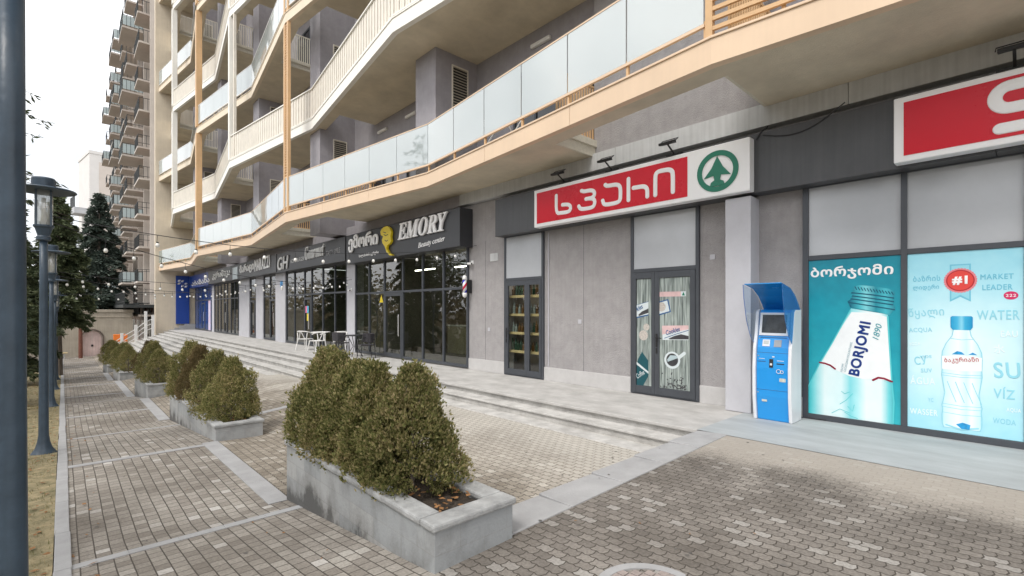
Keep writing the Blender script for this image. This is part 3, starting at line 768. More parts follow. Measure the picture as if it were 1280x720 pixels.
# supermarket front: two door bays and the big window bay with grey panels
def door_bay(y0, y1, split, wide_first, zt=2.31):
    x = 8.045; fw = .06; f = MB()
    f.box(x, x + .07, y0, y0 + fw, .01, 3.44); f.box(x, x + .07, y1 - fw, y1, .01, 3.44)
    f.box(x, x + .07, y0 + fw, y1 - fw, zt, zt + .07); f.box(x, x + .07, y0 + fw, y1 - fw, 3.38, 3.44); f.box(x, x + .07, y0 + fw, y1 - fw, .01, .03)
    fo = f.build("door_frame", FRAME, B, bevel=.004)
    MB().box(x + .025, x + .035, y0 + fw, y1 - fw, zt + .07, 3.38).build("grey_panel", PANEL, fo)
    for (a, b) in ((y0 + fw + .003, split - .002), (split + .002, y1 - fw - .003)):
        q = .095 if (b - a) > .5 else .062; d = MB()
        d.box(x - .012, x + .04, a, a + q, .035, zt - .004); d.box(x - .012, x + .04, b - q, b, .035, zt - .004)
        d.box(x - .012, x + .04, a + q, b - q, zt - .12, zt - .004); d.box(x - .012, x + .04, a + q, b - q, .035, .17)
        do = d.build("door", FRAME, B, bevel=.005)
        MB().box(x + .015, x + .021, a + q, b - q, .17, zt - .12).build("door_pane", DOORGLASS, do)
        if b - a > .5:
            hy = (b - .048) if wide_first else (a + .048)
            if not wide_first: hy = b - .048
            h = MB(); h.box(x - .022, x - .012, hy - .018, hy + .018, .92, 1.16); h.tube([(x - .02, hy, 1.09), (x - .055, hy, 1.09), (x - .06, hy - .12 if not wide_first else hy + .12, 1.085)], .010, 8)
            h.box(x - .026, x - .012, hy - .014, hy + .014, .80, .90)
            h.build("handle", BLACK, do)
door_bay(3.94, 5.31, 4.79, False)
door_bay(7.63, 8.97, 8.14, False)
glazing(-6.0, 2.34, 3.46, [-4.7, -3.5, -2.3, -1.1, .05, 1.16], [2.36], z0=.006, fw=.075, panel_top=2.325)

# rooms behind the glass
rm = MB()
for a, b in ((10.4, 17.4), (18.0, 25.0), (26.4, 31.3), (33.7, 40.4), (41, 47.3)):
    rm.box(13.5, 13.6, a, b, 0, 3.7); rm.box(8.41, 13.5, a - .05, a, 0, 3.7); rm.box(8.41, 13.5, b, b + .05, 0, 3.7); rm.box(8.41, 13.5, a, b, 3.72, 3.8)
rm.box(8.9, 9.0, 7.2, 9.4, 0, 3.5); rm.box(8.41, 9, 7.15, 7.2, 0, 3.5); rm.box(8.41, 9, 9.4, 9.45, 0, 3.5)
rm.box(8.6, 8.7, 3.5, 5.7, 0, 3.5); rm.box(8.6, 8.7, -10, 2.5, 0, 3.5)
rm.build("shop_room", DARKROOM, B)
MB().box(8.305, 13.5, 7.0, 47.4, -.06, -.002).build("shop_floor", ROOMFLOOR, B)

# upper walls, loggia piers, louvres, windows
uw = MB(); uw.box(UX, 8.6, -10, 47.4, 4.795, 31)
uw.build("upper_wall", STUCCO_UP, B)
PIERS = [10.35 + 7.55 * k for k in range(-1, 5)]
for k, p in enumerate(PIERS):
    if p < 5: zlo = 8.3
    else: zlo = 4.44 if k in (2, 4) else ZB + .2
    MB().box(6.95, UX + .01, p, p + .95, zlo, 31).build("loggia_pier", STUCCO_UP, B, bevel=.01)
LOUV = mat("louvre_grey", (0.42, .38, .31), .6, var=.1, scale=4)
for p in PIERS:
    for lev in range(7):
        z = ZB + .27 + FH * lev
        if p > 5 or lev > 0:
            x0, x1, za, zb = 7.45, 7.98, z + 1.75, z + 3.0; lv_f, lv_s = MB(), MB()
            for s_ in ((x0, x0 + .03, za, zb), (x1 - .03, x1, za, zb), (x0 + .03, x1 - .03, za, za + .03), (x0 + .03, x1 - .03, zb - .03, zb)):
                lv_f.box(s_[0], s_[1], p - .03, p + .001, s_[2], s_[3])
            k = za + .05
            while k < zb - .05:
                lv_s.hexa([(x0 + .03, p - .028, k), (x1 - .03, p - .028, k), (x1 - .03, p - .006, k + .028), (x0 + .03, p - .006, k + .028)],
                          [(x0 + .03, p - .026, k + .014), (x1 - .03, p - .026, k + .014), (x1 - .03, p - .004, k + .042), (x0 + .03, p - .004, k + .042)])
                k += .075
            lo_ = lv_f.build("louvre", CREAM_SLAT, B); lv_s.build("louvre_slats", LOUV, lo_); MB().box(x0 + .03, x1 - .03, p - .003, p + .001, za + .03, zb - .03).build("louvre_back", BLACK, lo_)
        # balcony doors: dark glass in a charcoal frame
        for ya, yb in ((p + 1.7, p + 3.6), (p + 4.6, p + 6.0)):
            wn, wf = MB(), MB()
            wn.box(UX - .012, UX + .004, ya, yb, z + .06, z + 2.35)
            wf.box(UX - .045, UX + .004, ya - .06, ya, z, z + 2.42); wf.box(UX - .045, UX + .004, yb, yb + .06, z, z + 2.42)
            wf.box(UX - .045, UX + .004, ya, yb, z + 2.35, z + 2.42); wf.box(UX - .045, UX - .014, (ya + yb) / 2 - .03, (ya + yb) / 2 + .03, z, z + 2.35)
            wfo = wf.build("balcony_door", FRAME, B); wn.build("balcony_door_pane", WINDOW, wfo)
for (y, lev) in ((7.6, 0), (15.3, 0), (13.4, 0), (22.5, 1), (6.5, 1), (14.9, 1)):
    z = ZB + .27 + FH * lev + 2.85
    MB().box(UX - .09, UX, y, y + .62, z, z + .09).build("wall_lamp", OFFWHITE, B, bevel=.02)

# the zigzag balconies
ODD = [(-12, 6.2), (-4.7, 6.75), (2.8, 6.08), (10.45, 6.8), (18.15, 5.85), (25.6, 6.68), (33.0, 5.75), (40.2, 6.6), (47.38, 5.65)]
EVEN = [(-12, 6.6), (-4.7, 5.9), (2.9, 6.75), (10.5, 5.85), (18.1, 6.76), (25.77, 5.79), (33.3, 6.71), (40.7, 5.66), (47.38, 6.45)]
def knots(tab, a, b):
    return [(a, lerp_table(tab, a))] + [(y, x) for y, x in tab if a < y < b] + [(b, lerp_table(tab, b))]
def ribbon(mb, pts, off, th, z0, z1):               # upright strip following (y, x) points, moved out by off, thick inwards
    for (ya, xa), (yb, xb) in zip(pts, pts[1:]):
        mb.hexa([(xa - off, ya, z0), (xa - off + th, ya, z0), (xb - off + th, yb, z0), (xb - off, yb, z0)],
                [(xa - off, ya, z1), (xa - off + th, ya, z1), (xb - off + th, yb, z1), (xb - off, yb, z1)])
for lev in range(7):
    odd = lev % 2 == 0
    tab = ODD if odd else EVEN
    zb = ZB + FH * lev
    fm = COPPER if lev == 0 else (mat("warm_cream_paint", (0.74, 0.63, 0.48), .55, var=.06, scale=3, streak=.05) if odd else CREAM)
    segs = [(-12, 2.8), (6.2, 16.2), (21.3, 31.3), (36.4, 47.38)] if odd else [(-12, 16.2), (18.0, 23.7), (28.8, 38.8), (44, 47.38)]
    for a, b in segs:
        k = knots(tab, a, b); s = MB()
        for (ya, xa), (yb, xb) in zip(k, k[1:]):
            s.hexa([(xa + .1, ya, zb), (UX - .002, ya, zb), (UX - .002, yb, zb), (xb + .1, yb, zb)],
                   [(xa + .1, ya, zb + .28), (UX - .002, ya, zb + .28), (UX - .002, yb, zb + .28), (xb + .1, yb, zb + .28)])
        bal = s.build("balcony_slab", SOFFIT, B)
    # pale edge on the slab ends
    for a, b in segs:
        for yy, sg in ((a, -1), (b, 1)):
            if yy > 47 or yy < -5: continue
            x0 = lerp_table(tab, yy) + .36; e = MB()
            e.box(x0, UX - .004, yy - .001 if sg > 0 else yy - .05, yy + .05 if sg > 0 else yy + .001, zb + .004, zb + .33)
            e.box(x0, UX - .004, yy - .001 if sg > 0 else yy - .09, yy + .09 if sg > 0 else yy + .001, zb + .20, zb + .335)
            e.build("slab_edge", SLABEDGE, bal, bevel=.006)
    f = MB(); k = knots(tab, -12, 47.38)
    for (ya, xa), (yb, xb) in zip(k, k[1:]):        # sheet metal lengths with open butt joints
        n_ = max(1, round((yb - ya) / 2.6)); g5 = .004
        for i in range(n_):
            t0, t1 = i / n_, (i + 1) / n_
            y0_, y1_ = ya + (yb - ya) * t0 + (g5 if i else 0), ya + (yb - ya) * t1 - (g5 if i < n_ - 1 else 0)
            x0_, x1_ = xa + (xb - xa) * (y0_ - ya) / (yb - ya), xa + (xb - xa) * (y1_ - ya) / (yb - ya)
            ribbon(f, [(y0_, x0_), (y1_, x1_)], .03, .13, zb - .012, zb + .31)
    fo = f.build("fascia", fm, bal)
    c = MB(); ribbon(c, k, .05, .17, zb + .312, zb + .345)
    c.build("fascia_coping", fm, bal, bevel=.005)
    rb = MB(); ribbon(rb, k, -.10, .34, zb - .006, zb + .2)       # the edge beam that bridges the open bays
    rb.build("edge_beam", SOFFIT, bal)
    if odd:
        y_glass0 = 2.9 if lev == 0 else -12
        for (ya, xa), (yb, xb) in zip(k, k[1:]):
            if yb <= y_glass0: continue
            ya2 = max(ya, y_glass0); xa2 = xa + (xb - xa) * (ya2 - ya) / (yb - ya)
            n = max(1, round((yb - ya2) / 1.25)); g = MB(); po = MB()
            for i in range(n):
                t0, t1 = i / n, (i + 1) / n
                p0 = (xa2 + (xb - xa2) * t0, ya2 + (yb - ya2) * t0); p1 = (xa2 + (xb - xa2) * t1, ya2 + (yb - ya2) * t1)
                g.hexa([(p0[0] - .015, p0[1] + .012, zb + .56), (p0[0] - .003, p0[1] + .012, zb + .56), (p1[0] - .003, p1[1] - .012, zb + .56), (p1[0] - .015, p1[1] - .012, zb + .56)],
                       [(p0[0] - .015, p0[1] + .012, zb + 1.555), (p0[0] - .003, p0[1] + .012, zb + 1.555), (p1[0] - .003, p1[1] - .012, zb + 1.555), (p1[0] - .015, p1[1] - .012, zb + 1.555)])
                po.box(p0[0] + .005, p0[0] + .045, p0[1] - .02, p0[1] + .02, zb + .345, zb + .60)
            g.build("glass_panel", (CLEARRAIL if ya > 32.9 and lev == 0 else FROST), bal)
            rr = MB(); ribbon(rr, [(ya2, xa2), (yb, xb)], .02, .045, zb + .515, zb + .555); ribbon(rr, [(ya2, xa2), (yb, xb)], .022, .032, zb + 1.557, zb + 1.583)
            po.build("rail_post", COPPER2 if lev == 0 else fm, bal); rr.build("guard_rail", COPPER if lev == 0 else OFFWHITE, bal)
        if lev == 0:                                 # timber-coloured horizontal rails on the right
            rr = MB(); k2 = knots(tab, -12, 2.84)
            for zz in range(9): ribbon(rr, k2, .02, .04, zb + .42 + zz * .125, zb + .47 + zz * .125)
            for q in range(-11, 3): rr.box(lerp_table(tab, q) + .03, lerp_table(tab, q) + .07, q - .02, q + .02, zb + .35, zb + 1.5)
            rr.box(lerp_table(tab, 2.84) - .03, lerp_table(tab, 2.84) + .05, 2.79, 2.88, zb + .35, zb + 1.6)
            rr.build("slat_rail", COPPER2, bal)
    else:
        sl = MB(); rr = MB()
        for (ya, xa), (yb, xb) in zip(k, k[1:]):
            L_ = math.hypot(yb - ya, xb - xa); n = int(L_ / .105)
            for i in range(n):
                t0, t1 = i / n, (i + .78) / n; dx = .012 if i % 2 else 0
                p0 = (xa + (xb - xa) * t0 + dx, ya + (yb - ya) * t0); p1 = (xa + (xb - xa) * t1 + dx, ya + (yb - ya) * t1)
                sl.hexa([(p0[0] - .01, p0[1], zb + .42), (p0[0] + .012, p0[1], zb + .42), (p1[0] + .012, p1[1], zb + .42), (p1[0] - .01, p1[1], zb + .42)],
                        [(p0[0] - .01, p0[1], zb + 1.43), (p0[0] + .012, p0[1], zb + 1.43), (p1[0] + .012, p1[1], zb + 1.43), (p1[0] - .01, p1[1], zb + 1.43)])
            ribbon(rr, [(ya, xa), (yb, xb)], .045, .06, zb + 1.435, zb + 1.485); ribbon(rr, [(ya, xa), (yb, xb)], .03, .05, zb + .375, zb + .415)
        sl.build("guard_slats", CREAM_SLAT, bal); rr.build("guard_rail", CREAM, bal, bevel=.008)
    # slat screens on the open slab ends
    for a, b in segs:
        for yy in (a, b):
            if yy > 47 or yy < -5: continue
            x = lerp_table(tab, yy) + .5; en = MB()
            while x < UX - .05:
                en.box(x, x + .03, yy - .015, yy + .015, zb + .35, zb + 1.42); x += .085
            en.box(lerp_table(tab, yy) + .3, UX - .01, yy - .02, yy + .02, zb + 1.425, zb + 1.47); en.box(lerp_table(tab, yy) + .3, UX - .01, yy - .02, yy + .02, zb + .34, zb + .37)
            en.build("end_slats", COPPER2 if lev == 0 else CREAM_SLAT, bal)

# slender posts that tie the folds together
def post(y, x, z0, z1, m, wd, name="balcony_post"):
    MB().box(x - wd / 2, x + wd / 2, y - wd / 2, y + wd / 2, z0, z1).build(name, m, B, bevel=.008)
for lev in (0, 2, 4):
    z0, z1 = ZB + FH * lev + .35, ZB + FH * (lev + 2) - .02
    post(33.0, 5.80, z0, z1, COPPER2, .30)
    m = MB(); y, x = 18.15, 5.88
    for dy in (-.17, .17): m.box(x - .05, x + .05, y + dy - .06, y + dy + .06, z0, z1)
    zz = z0
    while zz < z1: m.box(x - .03, x + .03, y - .108, y + .108, zz, zz + .05); zz += .095
    m.build("lattice_post", COPPER2, B)
for lev in (1, 3, 5):
    z0, z1 = ZB + FH * lev + .35, ZB + FH * (lev + 2) - .02
    post(25.77, 5.84, z0, z1, CREAM, .22); post(25.3, 5.88, z0, z1, CREAM_SLAT, .12)
    post(40.7, 5.72, z0, z1, CREAM, .30)

# end fin wall
fn = MB(); fn.box(5.40, 8.6, 47.4, 47.95, -2.2, 31)
fn.build("end_wall", FIN, B, bevel=.01)
fp_ = MB()
for i in range(6): fp_.box(5.36 + .32 * i, 5.68 + .32 * i, 47.14, 47.39, -1.0, -.42 + .15 * i)
fp_.box(7.28, 8.06, 47.14, 47.39, -.4, .46)
fp_.build("stepped_plinth", KERB, B, bevel=.006)
# roof slab closes the block above the picture
MB().box(5.3, 8.6, -12, 47.95, 31.002, 31.3).build("roof", SOFFIT, B)

# rain pipe cable under the beam
MB().tube([(7.94, 2.79, 4.42), (7.78, 2.85, 4.28), (7.78, 2.9, 4.2)], .012, 6).build("cable", WIRE, B)
pts = [(7.785, 1.75 + (2.8 - 1.75) * t, 4.42 - .17 * math.sin(t * math.pi) - .17 * t) for t in [i / 12 for i in range(13)]]
MB().tube(pts, .008, 6).build("cable", WIRE, B)

# ------------------------------------------------------------------ shop signs
SIGNDARK = mat("sign_anthracite", (0.048, 0.05, 0.056), 0.4, metal=0.2, var=0.1, scale=1)
def sign_box(name, label, y0, y1, z0, z1, x=7.66, m=SIGNDARK):
    t = empty(name, label, "shop sign", (0, 0, 0), group="shop signs above the shopfronts")
    MB().box(x, 8.095 if z1 < 4.43 else 7.96, y0, y1, z0, z1).build("sign_box", m, t, bevel=.006)
    return t
def px_stroke(m, pts, hw, X, d0, d1): return m.stroke([on_wall(px, py, X) for px, py in pts], hw, X, d0, d1)
def arc(cx, cy, rx, ry, a0, a1, n=10): return [(cx + rx * math.cos(R(a0 + (a1 - a0) * i / n)), cy + ry * math.sin(R(a0 + (a1 - a0) * i / n))) for i in range(n + 1)]

# supermarket sign: white frame, red field, Georgian word, green fir in a ring
SX = 7.62
sp = empty("supermarket_sign", "red and white box sign with Georgian letters and a green fir tree in a ring", "shop sign", (0, 0, 0), group="red supermarket signs")
def red_field(t, y0, y1, zr0, zr1):
    MB().box(SX - .008, SX - .001, y0, y1, zr0, zr1).build("red_field", RED, t)
MB().box(SX, 7.798, 2.93, 7.50, 3.41, 4.225).build("sign_box", SIGNWHITE, sp, bevel=.012)
zp_r = on_wall(660 + 880 / 4.414, 230, SX)[0]
red_field(sp, zp_r, 7.41, 3.485, 4.15)
# the word, traced in the sign's own plane
def zp_(x, y): return on_wall(660 + x / 4.414, 170 + y / 4.414, SX)
def letter(pts, hw=.040):
    m = MB(); m.stroke([zp_(*p_) for p_ in pts], hw, SX, .010, .022); m.build("letter", SIGNWHITE, sp)
letter([(158, 330), (158, 428), (190, 424), (215, 421), (230, 415), (237, 402), (236, 388), (226, 379), (210, 378), (192, 380)])
letter([(297, 303), (310, 307), (345, 300), (362, 303), (370, 316), (366, 332), (352, 342), (322, 348)])
letter([(340, 345), (356, 345), (368, 352), (371, 370), (364, 388), (348, 397), (305, 404), (289, 401), (282, 388)])
letter([(428, 270), (438, 277), (485, 268), (503, 272), (512, 288), (512, 340), (508, 358), (492, 369), (440, 379), (420, 377), (414, 357)])
letter([(556, 238), (556, 354)])
letter([(584, 287), (635, 278), (652, 283), (660, 297), (660, 334)])
letter([(704, 326), (704, 222), (711, 204), (726, 195), (772, 186), (792, 190), (801, 204), (801, 308)])
cy_, cz_ = on_wall(660 + 1045 / 4.414, 170 + 194 / 4.414, SX)
ring = MB(); n = 48; ro, ri = .325, .245
vs = []
for d in (.012, .002):
    for rad in (ro, ri): vs += [(SX - d, cy_ + rad * 1.02 * math.cos(2 * math.pi * k / n), cz_ + rad * math.sin(2 * math.pi * k / n)) for k in range(n)]
fs = []
for k in range(n):
    k2 = (k + 1) % n
    fs += [(k, k2, n + k2, n + k), (k, k2, 2 * n + k2, 2 * n + k), (n + k, n + k2, 3 * n + k2, 3 * n + k)]
ring.add(vs, fs); ring.build("emblem_ring", GREEN, sp)
tr = MB(); tr.wall([(cy_ + a, cz_ + b) for a, b in [(0, .235), (-.09, .06), (-.215, -.09), (-.06, -.065), (-.045, -.14), (-.10, -.17), (-.12, -.235), (.12, -.235), (.10, -.17), (.045, -.14), (.06, -.065), (.215, -.09), (.09, .06)]], SX, .002, .014)
tr.build("emblem_fir_tree", GREEN, sp)
def rr_(cx, cy, r, a0, a1, n=7): return arc(cx, cy, r, r, a0, a1, n)
# second sign at the right edge of the picture
sp2 = empty("supermarket_sign", "red and white box sign above the posters, cut off after its letter S", "shop sign", (0, 0, 0), group="red supermarket signs")
MB().box(SX, 7.798, -3.4, 1.20, 3.43, 4.235).build("sign_box", SIGNWHITE, sp2, bevel=.012)
MB().box(SX - .008, SX - .001, -3.32, 1.10, 3.505, 4.16).build("red_field", RED, sp2)
def sw2(pts, hw=.062):
    m = MB(); m.stroke([(1.10 - u, 3.43 + v) for u, v in pts], hw, SX, .010, .024); m.build("letter", SIGNWHITE, sp2)
sw2([(1.62, .635), (.92, .635)] + rr_(.92, .51, .125, 90, 270) + [(1.46, .385)] + rr_(1.46, .28, .105, 90, -90) + [(.84, .175)])
sw2([(1.85, .175), (1.85, .635), (2.25, .635)] + rr_(2.25, .52, .115, 90, -90) + [(1.95, .405)])
sw2([(2.55, .175), (2.85, .635), (3.15, .175)]); sw2([(3.4, .175), (3.4, .635), (3.8, .635)] + rr_(3.8, .52, .115, 90, -90) + [(3.5, .405), (3.95, .175)])
# flood lamps on the first sign and one on the second
def flood(y, lab):
    t = empty("sign_floodlight", lab, "floodlight", (7.72, y, 4.30), group="floodlights over the red signs")
    m = MB(); m.bar((.06, 0, 0), (-.16, 0, .12), .03, .012); m.bar((.06, -.15, .0), (.06, .15, 0), .03, .02)
    m.build("bracket", BLACK, t)
    h = MB(); h.hexa([(-.24, -.13, .10), (-.10, -.13, .135), (-.10, .13, .135), (-.24, .13, .10)], [(-.25, -.13, .14), (-.13, -.13, .19), (-.13, .13, .19), (-.25, .13, .14)])
    h.build("lamp_head", BLACK, t, bevel=.006)
    y_ = MB(); y_.tube([(-.17, -.145, .15), (-.08, -.145, .22), (-.08, .145, .22), (-.17, .145, .15)], .008, 6); y_.build("yoke", BLACK, t)
flood(6.75, "leftmost black floodlight above the red sign with the fir tree")
flood(5.55, "middle black floodlight of three above the red sign with the fir tree")
flood(4.25, "right black floodlight of three, above the last Georgian letter of the red sign")
flood(.15, "black floodlight over the cut off red sign at the right edge")

# beauty centre sign
EX = 7.66
em = sign_box("beauty_shop_sign", "black box sign with raised white letters and a yellow head emblem", 10.28, 17.22, 3.28, 4.31)
MATHI = lambda s: ''.join({'h': '\u210e'}.get(ch, chr(0x1D434 + ord(ch) - 65) if ch.isupper() else chr(0x1D44E + ord(ch) - 97)) if ch.isalpha() else ch for ch in s)
MATHB = lambda s: ''.join(chr(0x1D468 + ord(ch) - 65) if ch.isupper() else (chr(0x1D482 + ord(ch) - 97) if ch.isalpha() else ch) for ch in s)
wall_text("letters", "ემორი", SIGNWHITE, (437.5, 316.5), (474, 310.5), 0, EX, h=.62, extrude=.07, bold=.03, parent=em, d=.01)
wall_text("letters", "სილამაზის ცენტრი", SIGNWHITE, (449, 323), (473.5, 318), 0, EX, h=.13, extrude=.01, bold=.004, parent=em, d=.003)
wall_text("letters", MATHB("EMORY"), SIGNWHITE, (499.5, 301), (561, 288), 0, EX, h=.52, extrude=.07, bold=.012, parent=em, d=.01)
wall_text("letters", MATHI("Beauty") + " " + MATHI("center"), SIGNWHITE, (523, 312), (556.5, 303), 0, EX, h=.19, extrude=.012, bold=.006, parent=em, d=.003)
yh = MB(); pts = [(480, 287), (483, 284), (487, 283), (490, 285), (492, 290), (491, 296), (492, 301), (490, 305), (487, 307), (486, 311), (489, 316), (493.5, 319.5), (490, 319.5), (486, 315), (484, 308.5), (481, 304), (480.5, 300), (482, 296), (479, 294), (478.5, 290)]
yh.wall([on_wall(a, b, EX) for a, b in reversed(pts)], EX, .012, .09); yh.build("emblem_head", YELLOW, em)
fm_ = MB()
for q in ([(483, 293.5), (485, 295), (488, 293.5)], [(482.5, 290.5), (485.5, 291.5)], [(484.2, 300.5), (486, 302), (488, 300.5)]):
    fm_.stroke([on_wall(a, b, EX) for a, b in q], .012, EX, .091, .095)
fm_.build("emblem_line", BLACK, em)
# burger / gourmet sign
gs = sign_box("burger_shop_sign", "dark sign of the home burger and gourmet cafe with silver letters", 17.34, 25.08, 3.42, 4.32)
wall_text("letters", "GH", SIGNSILVER, (348, 338.5), (361.5, 335.5), 0, EX, h=.62, extrude=.05, bold=.02, parent=gs, d=.006, shear=.2)
wall_text("letters", "HOME BURGER", SIGNSILVER, (363.5, 329), (380.5, 325.5), 0, EX, h=.17, extrude=.01, parent=gs, d=.003)
wall_text("letters", MATHB("Gourmet"), SIGNSILVER, (382.5, 325.5), (406, 319.5), 0, EX, h=.55, extrude=.05, bold=.0, space=1.1, parent=gs, d=.006)
wall_text("letters", "TASTY SMILE", mat("sign_grey_letter", (.3, .3, .31), .4), (408, 320.5), (425.5, 315.5), 0, EX, h=.20, extrude=.008, parent=gs, d=.003)
# tile shop sign
ms_ = sign_box("tile_shop_sign", "long dark sign of the tile shop with white block letters", 25.20, 40.3, 3.44, 4.34)
wall_text("letters", "მარაცი", SIGNWHITE, (300.5, 344.5), (318, 339.5), 0, EX, h=.58, extrude=.04, bold=.02, parent=ms_, d=.006)
wall_text("letters", "MARAZZI", SIGNWHITE, (319, 339.5), (338, 334), 0, EX, h=.62, extrude=.04, bold=.012, space=1.2, parent=ms_, d=.006)
wall_text("letters", "კერამიკა", SIGNSILVER, (266, 350.5), (288.5, 346), 0, EX, h=.55, extrude=.04, bold=.02, parent=ms_, d=.006)
lb = MB(); (ya, za), (yb, zb_) = on_wall(291.5, 349.5, EX), on_wall(297.5, 333.5, EX)
lb.box(EX - .04, EX - .004, yb, ya, za, zb_); lb.build("logo_plate", mat("plate_blue_grey", (.45, .52, .56), .4), ms_)
# blue corner shop
BLUE = mat("blue_cladding", (0.012, 0.055, 0.30), 0.35, var=.06, scale=1.5)
bs = empty("blue_shop_sign", "bright blue corner fascia and wall panel with a white leaf emblem", "shop sign", (0, 0, 0), group="shop signs above the shopfronts")
MB().box(7.66, 8.09, 40.32, 47.25, 3.38, 4.34).build("fascia_box", BLUE, bs, bevel=.006)
MB().box(6.74, 7.655, 47.26, 47.395, .47, 4.38).build("wall_panel", BLUE, bs, bevel=.006)
pe = MB()
for a, b in ((6.95, 3.75), (7.18, 3.95), (7.18, 3.55), (7.41, 3.75), (6.96, 3.98), (7.41, 3.52)):
    pe.tube([(a - .09, 47.25, b - .06), (a, 47.25, b), (a + .09, 47.25, b + .06)], [.03, .085, .03], 8)
pe.build("leaf_emblem", SIGNWHITE, bs)
wall_text("letters", "აბაზანა", SIGNWHITE, (240, 358), (262, 352.5), 0, 7.66, h=.42, extrude=.02, bold=.02, parent=bs, d=.005)
MB().box(8.06, 8.07, 41.1, 47.1, .12, 3.36).build("window_film", mat("blue_window_film", (.01, .05, .2), .2, var=.1, scale=1), bs)
pk = MB(); pk.box(8.02, 8.03, 41.4, 42.1, .1, 2.3); o = pk.build("banner", mat("pink_print", (.75, .45, .55), .5, var=.35, scale=3, col2=(.45, .55, .8)), None)
tag(o, "narrow pink and blue banner in the corner shop window", "banner")

# ------------------------------------------------------------------ window posters
PX_ = 8.064                                          # pane plane of the big shop window
def pgrad(name, stops, axis='Y', a=0.0, b=1.0, kind='linear', centre=None, rad=1.0):
    """printed colour gradient in the poster's own plane (ink, not light)"""
    m = bpy.data.materials.new(name); m.use_nodes = True; t = m.node_tree; L = t.links.new; p = t.nodes["Principled BSDF"]
    p.inputs["Roughness"].default_value = .35
    tcn = node(t, "ShaderNodeTexCoord"); sx = node(t, "ShaderNodeSeparateXYZ"); L(tcn.outputs["Object"], sx.inputs[0])
    mr = node(t, "ShaderNodeMapRange")
    if kind == 'linear':
        L(sx.outputs[axis], mr.inputs[0]); mr.inputs[1].default_value = a; mr.inputs[2].default_value = b
    else:
        cb = node(t, "ShaderNodeCombineXYZ"); L(sx.outputs["Y"], cb.inputs[0]); L(sx.outputs["Z"], cb.inputs[1])
        vm = node(t, "ShaderNodeVectorMath", operation='DISTANCE'); L(cb.outputs[0], vm.inputs[0]); vm.inputs[1].default_value = (centre[0], centre[1], 0)
        L(vm.outputs["Value"], mr.inputs[0]); mr.inputs[1].default_value = 0; mr.inputs[2].default_value = rad
    rp = node(t, "ShaderNodeValToRGB"); e = rp.color_ramp.elements
    e[0].position = stops[0][0]; e[0].color = (*stops[0][1], 1); e[1].position = stops[-1][0]; e[1].color = (*stops[-1][1], 1)
    for s_, c in stops[1:-1]:
        k = e.new(s_); k.color = (*c, 1)
    L(mr.outputs[0], rp.inputs[0])
    nn = node(t, "ShaderNodeTexNoise"); nn.inputs["Scale"].default_value = 7; L(tcn.outputs["Object"], nn.inputs["Vector"])
    mm = node(t, "ShaderNodeMixRGB", blend_type='SOFT_LIGHT'); mm.inputs[0].default_value = .25; L(rp.outputs[0], mm.inputs[1]); L(nn.outputs["Fac"], mm.inputs[2])
    L(mm.outputs[0], p.inputs["Base Color"]); MATS[name] = m; return m
def flat(parent, name, pts, m, X, d, th=.0012):
    q = MB(); q.wall([on_wall(a, b, X) for a, b in pts], X, d - th, d); return q.build(name, m, parent)

po1 = empty("window_poster", "teal window poster of a tilted glass bottle neck with blue lettering", "poster", (0, 0, 0), group="drink posters on the big shop window")
po2 = empty("window_poster", "pale blue window poster of a plastic water bottle with words for water", "poster", (0, 0, 0), group="drink posters on the big shop window")
yL1, yR1, yL2, yR2 = 2.262, 1.195, 1.125, .085
zb0, zt0 = .09, 2.322
TEAL = pgrad("poster_teal", [(0, (.006, .24, .33)), (.6, (.01, .33, .42)), (1, (.03, .43, .5))], 'Z', zt0, zb0)
MB().box(PX_ - .004, PX_ - .001, yR1, yL1, zb0, zt0).build("sheet", TEAL, po1)
body = [(1064, 385.5), (1054, 403), (1039, 430), (1025, 453), (1016, 470), (1008.6, 486), (1008.6, 517.5), (1060, 525), (1117, 531.5), (1118.2, 503), (1115.2, 477.5), (1111.5, 425), (1110, 393)]
BOT = pgrad("poster_bottle", [(0, (.03, .50, .55)), (.06, (.18, .66, .70)), (.2, (.72, .86, .87)), (.40, (.66, .84, .86)), (.50, (.22, .66, .72)), (.58, (.40, .76, .80)), (.68, (.76, .87, .88)), (.84, (.74, .86, .87)), (.92, (.16, .62, .67)), (1, (.01, .36, .43))], 'Y', yL1, 1.24)
flat(po1, "printed_bottle", list(reversed(body)), BOT, PX_, .006)
lab = [(1064.5, 390), (1055, 405), (1040, 432), (1027, 455), (1036, 457), (1044, 462), (1062, 470), (1080, 474), (1095, 474), (1114, 476), (1110.5, 425), (1108.5, 396), (1086, 391)]
flat(po1, "printed_label", list(reversed(lab)), mat("poster_label_white", (.83, .86, .87), .35, var=.04, scale=6), PX_, .0075)
cap = [(1066.5, 363), (1068, 358), (1074, 356.3), (1092, 357.8), (1112, 361), (1118, 364.5), (1119, 368), (1116, 372), (1116.5, 380), (1119.3, 385), (1112, 394), (1094, 389.5), (1063, 384), (1059.5, 376.5), (1064.5, 373.5), (1066, 369)]
CAPT = pgrad("poster_cap", [(0, (.0, .13, .2)), (.2, (.05, .42, .5)), (.34, (.2, .62, .68)), (.55, (.01, .25, .33)), (.75, (.06, .45, .54)), (1, (.0, .13, .2))], 'Y', 1.75, 1.22)
flat(po1, "printed_cap", list(reversed(cap)), CAPT, PX_, .009)
cl = MB()
for q in ([(1066, 370), (1090, 373), (1117, 377)], [(1061, 378), (1090, 382.5), (1118, 387)], [(1065, 366), (1090, 368.5), (1117, 372.5)], [(1064, 373.5), (1092, 377.5), (1116, 381)]):
    px_stroke(cl, q, .008, PX_, .0095, .0105)
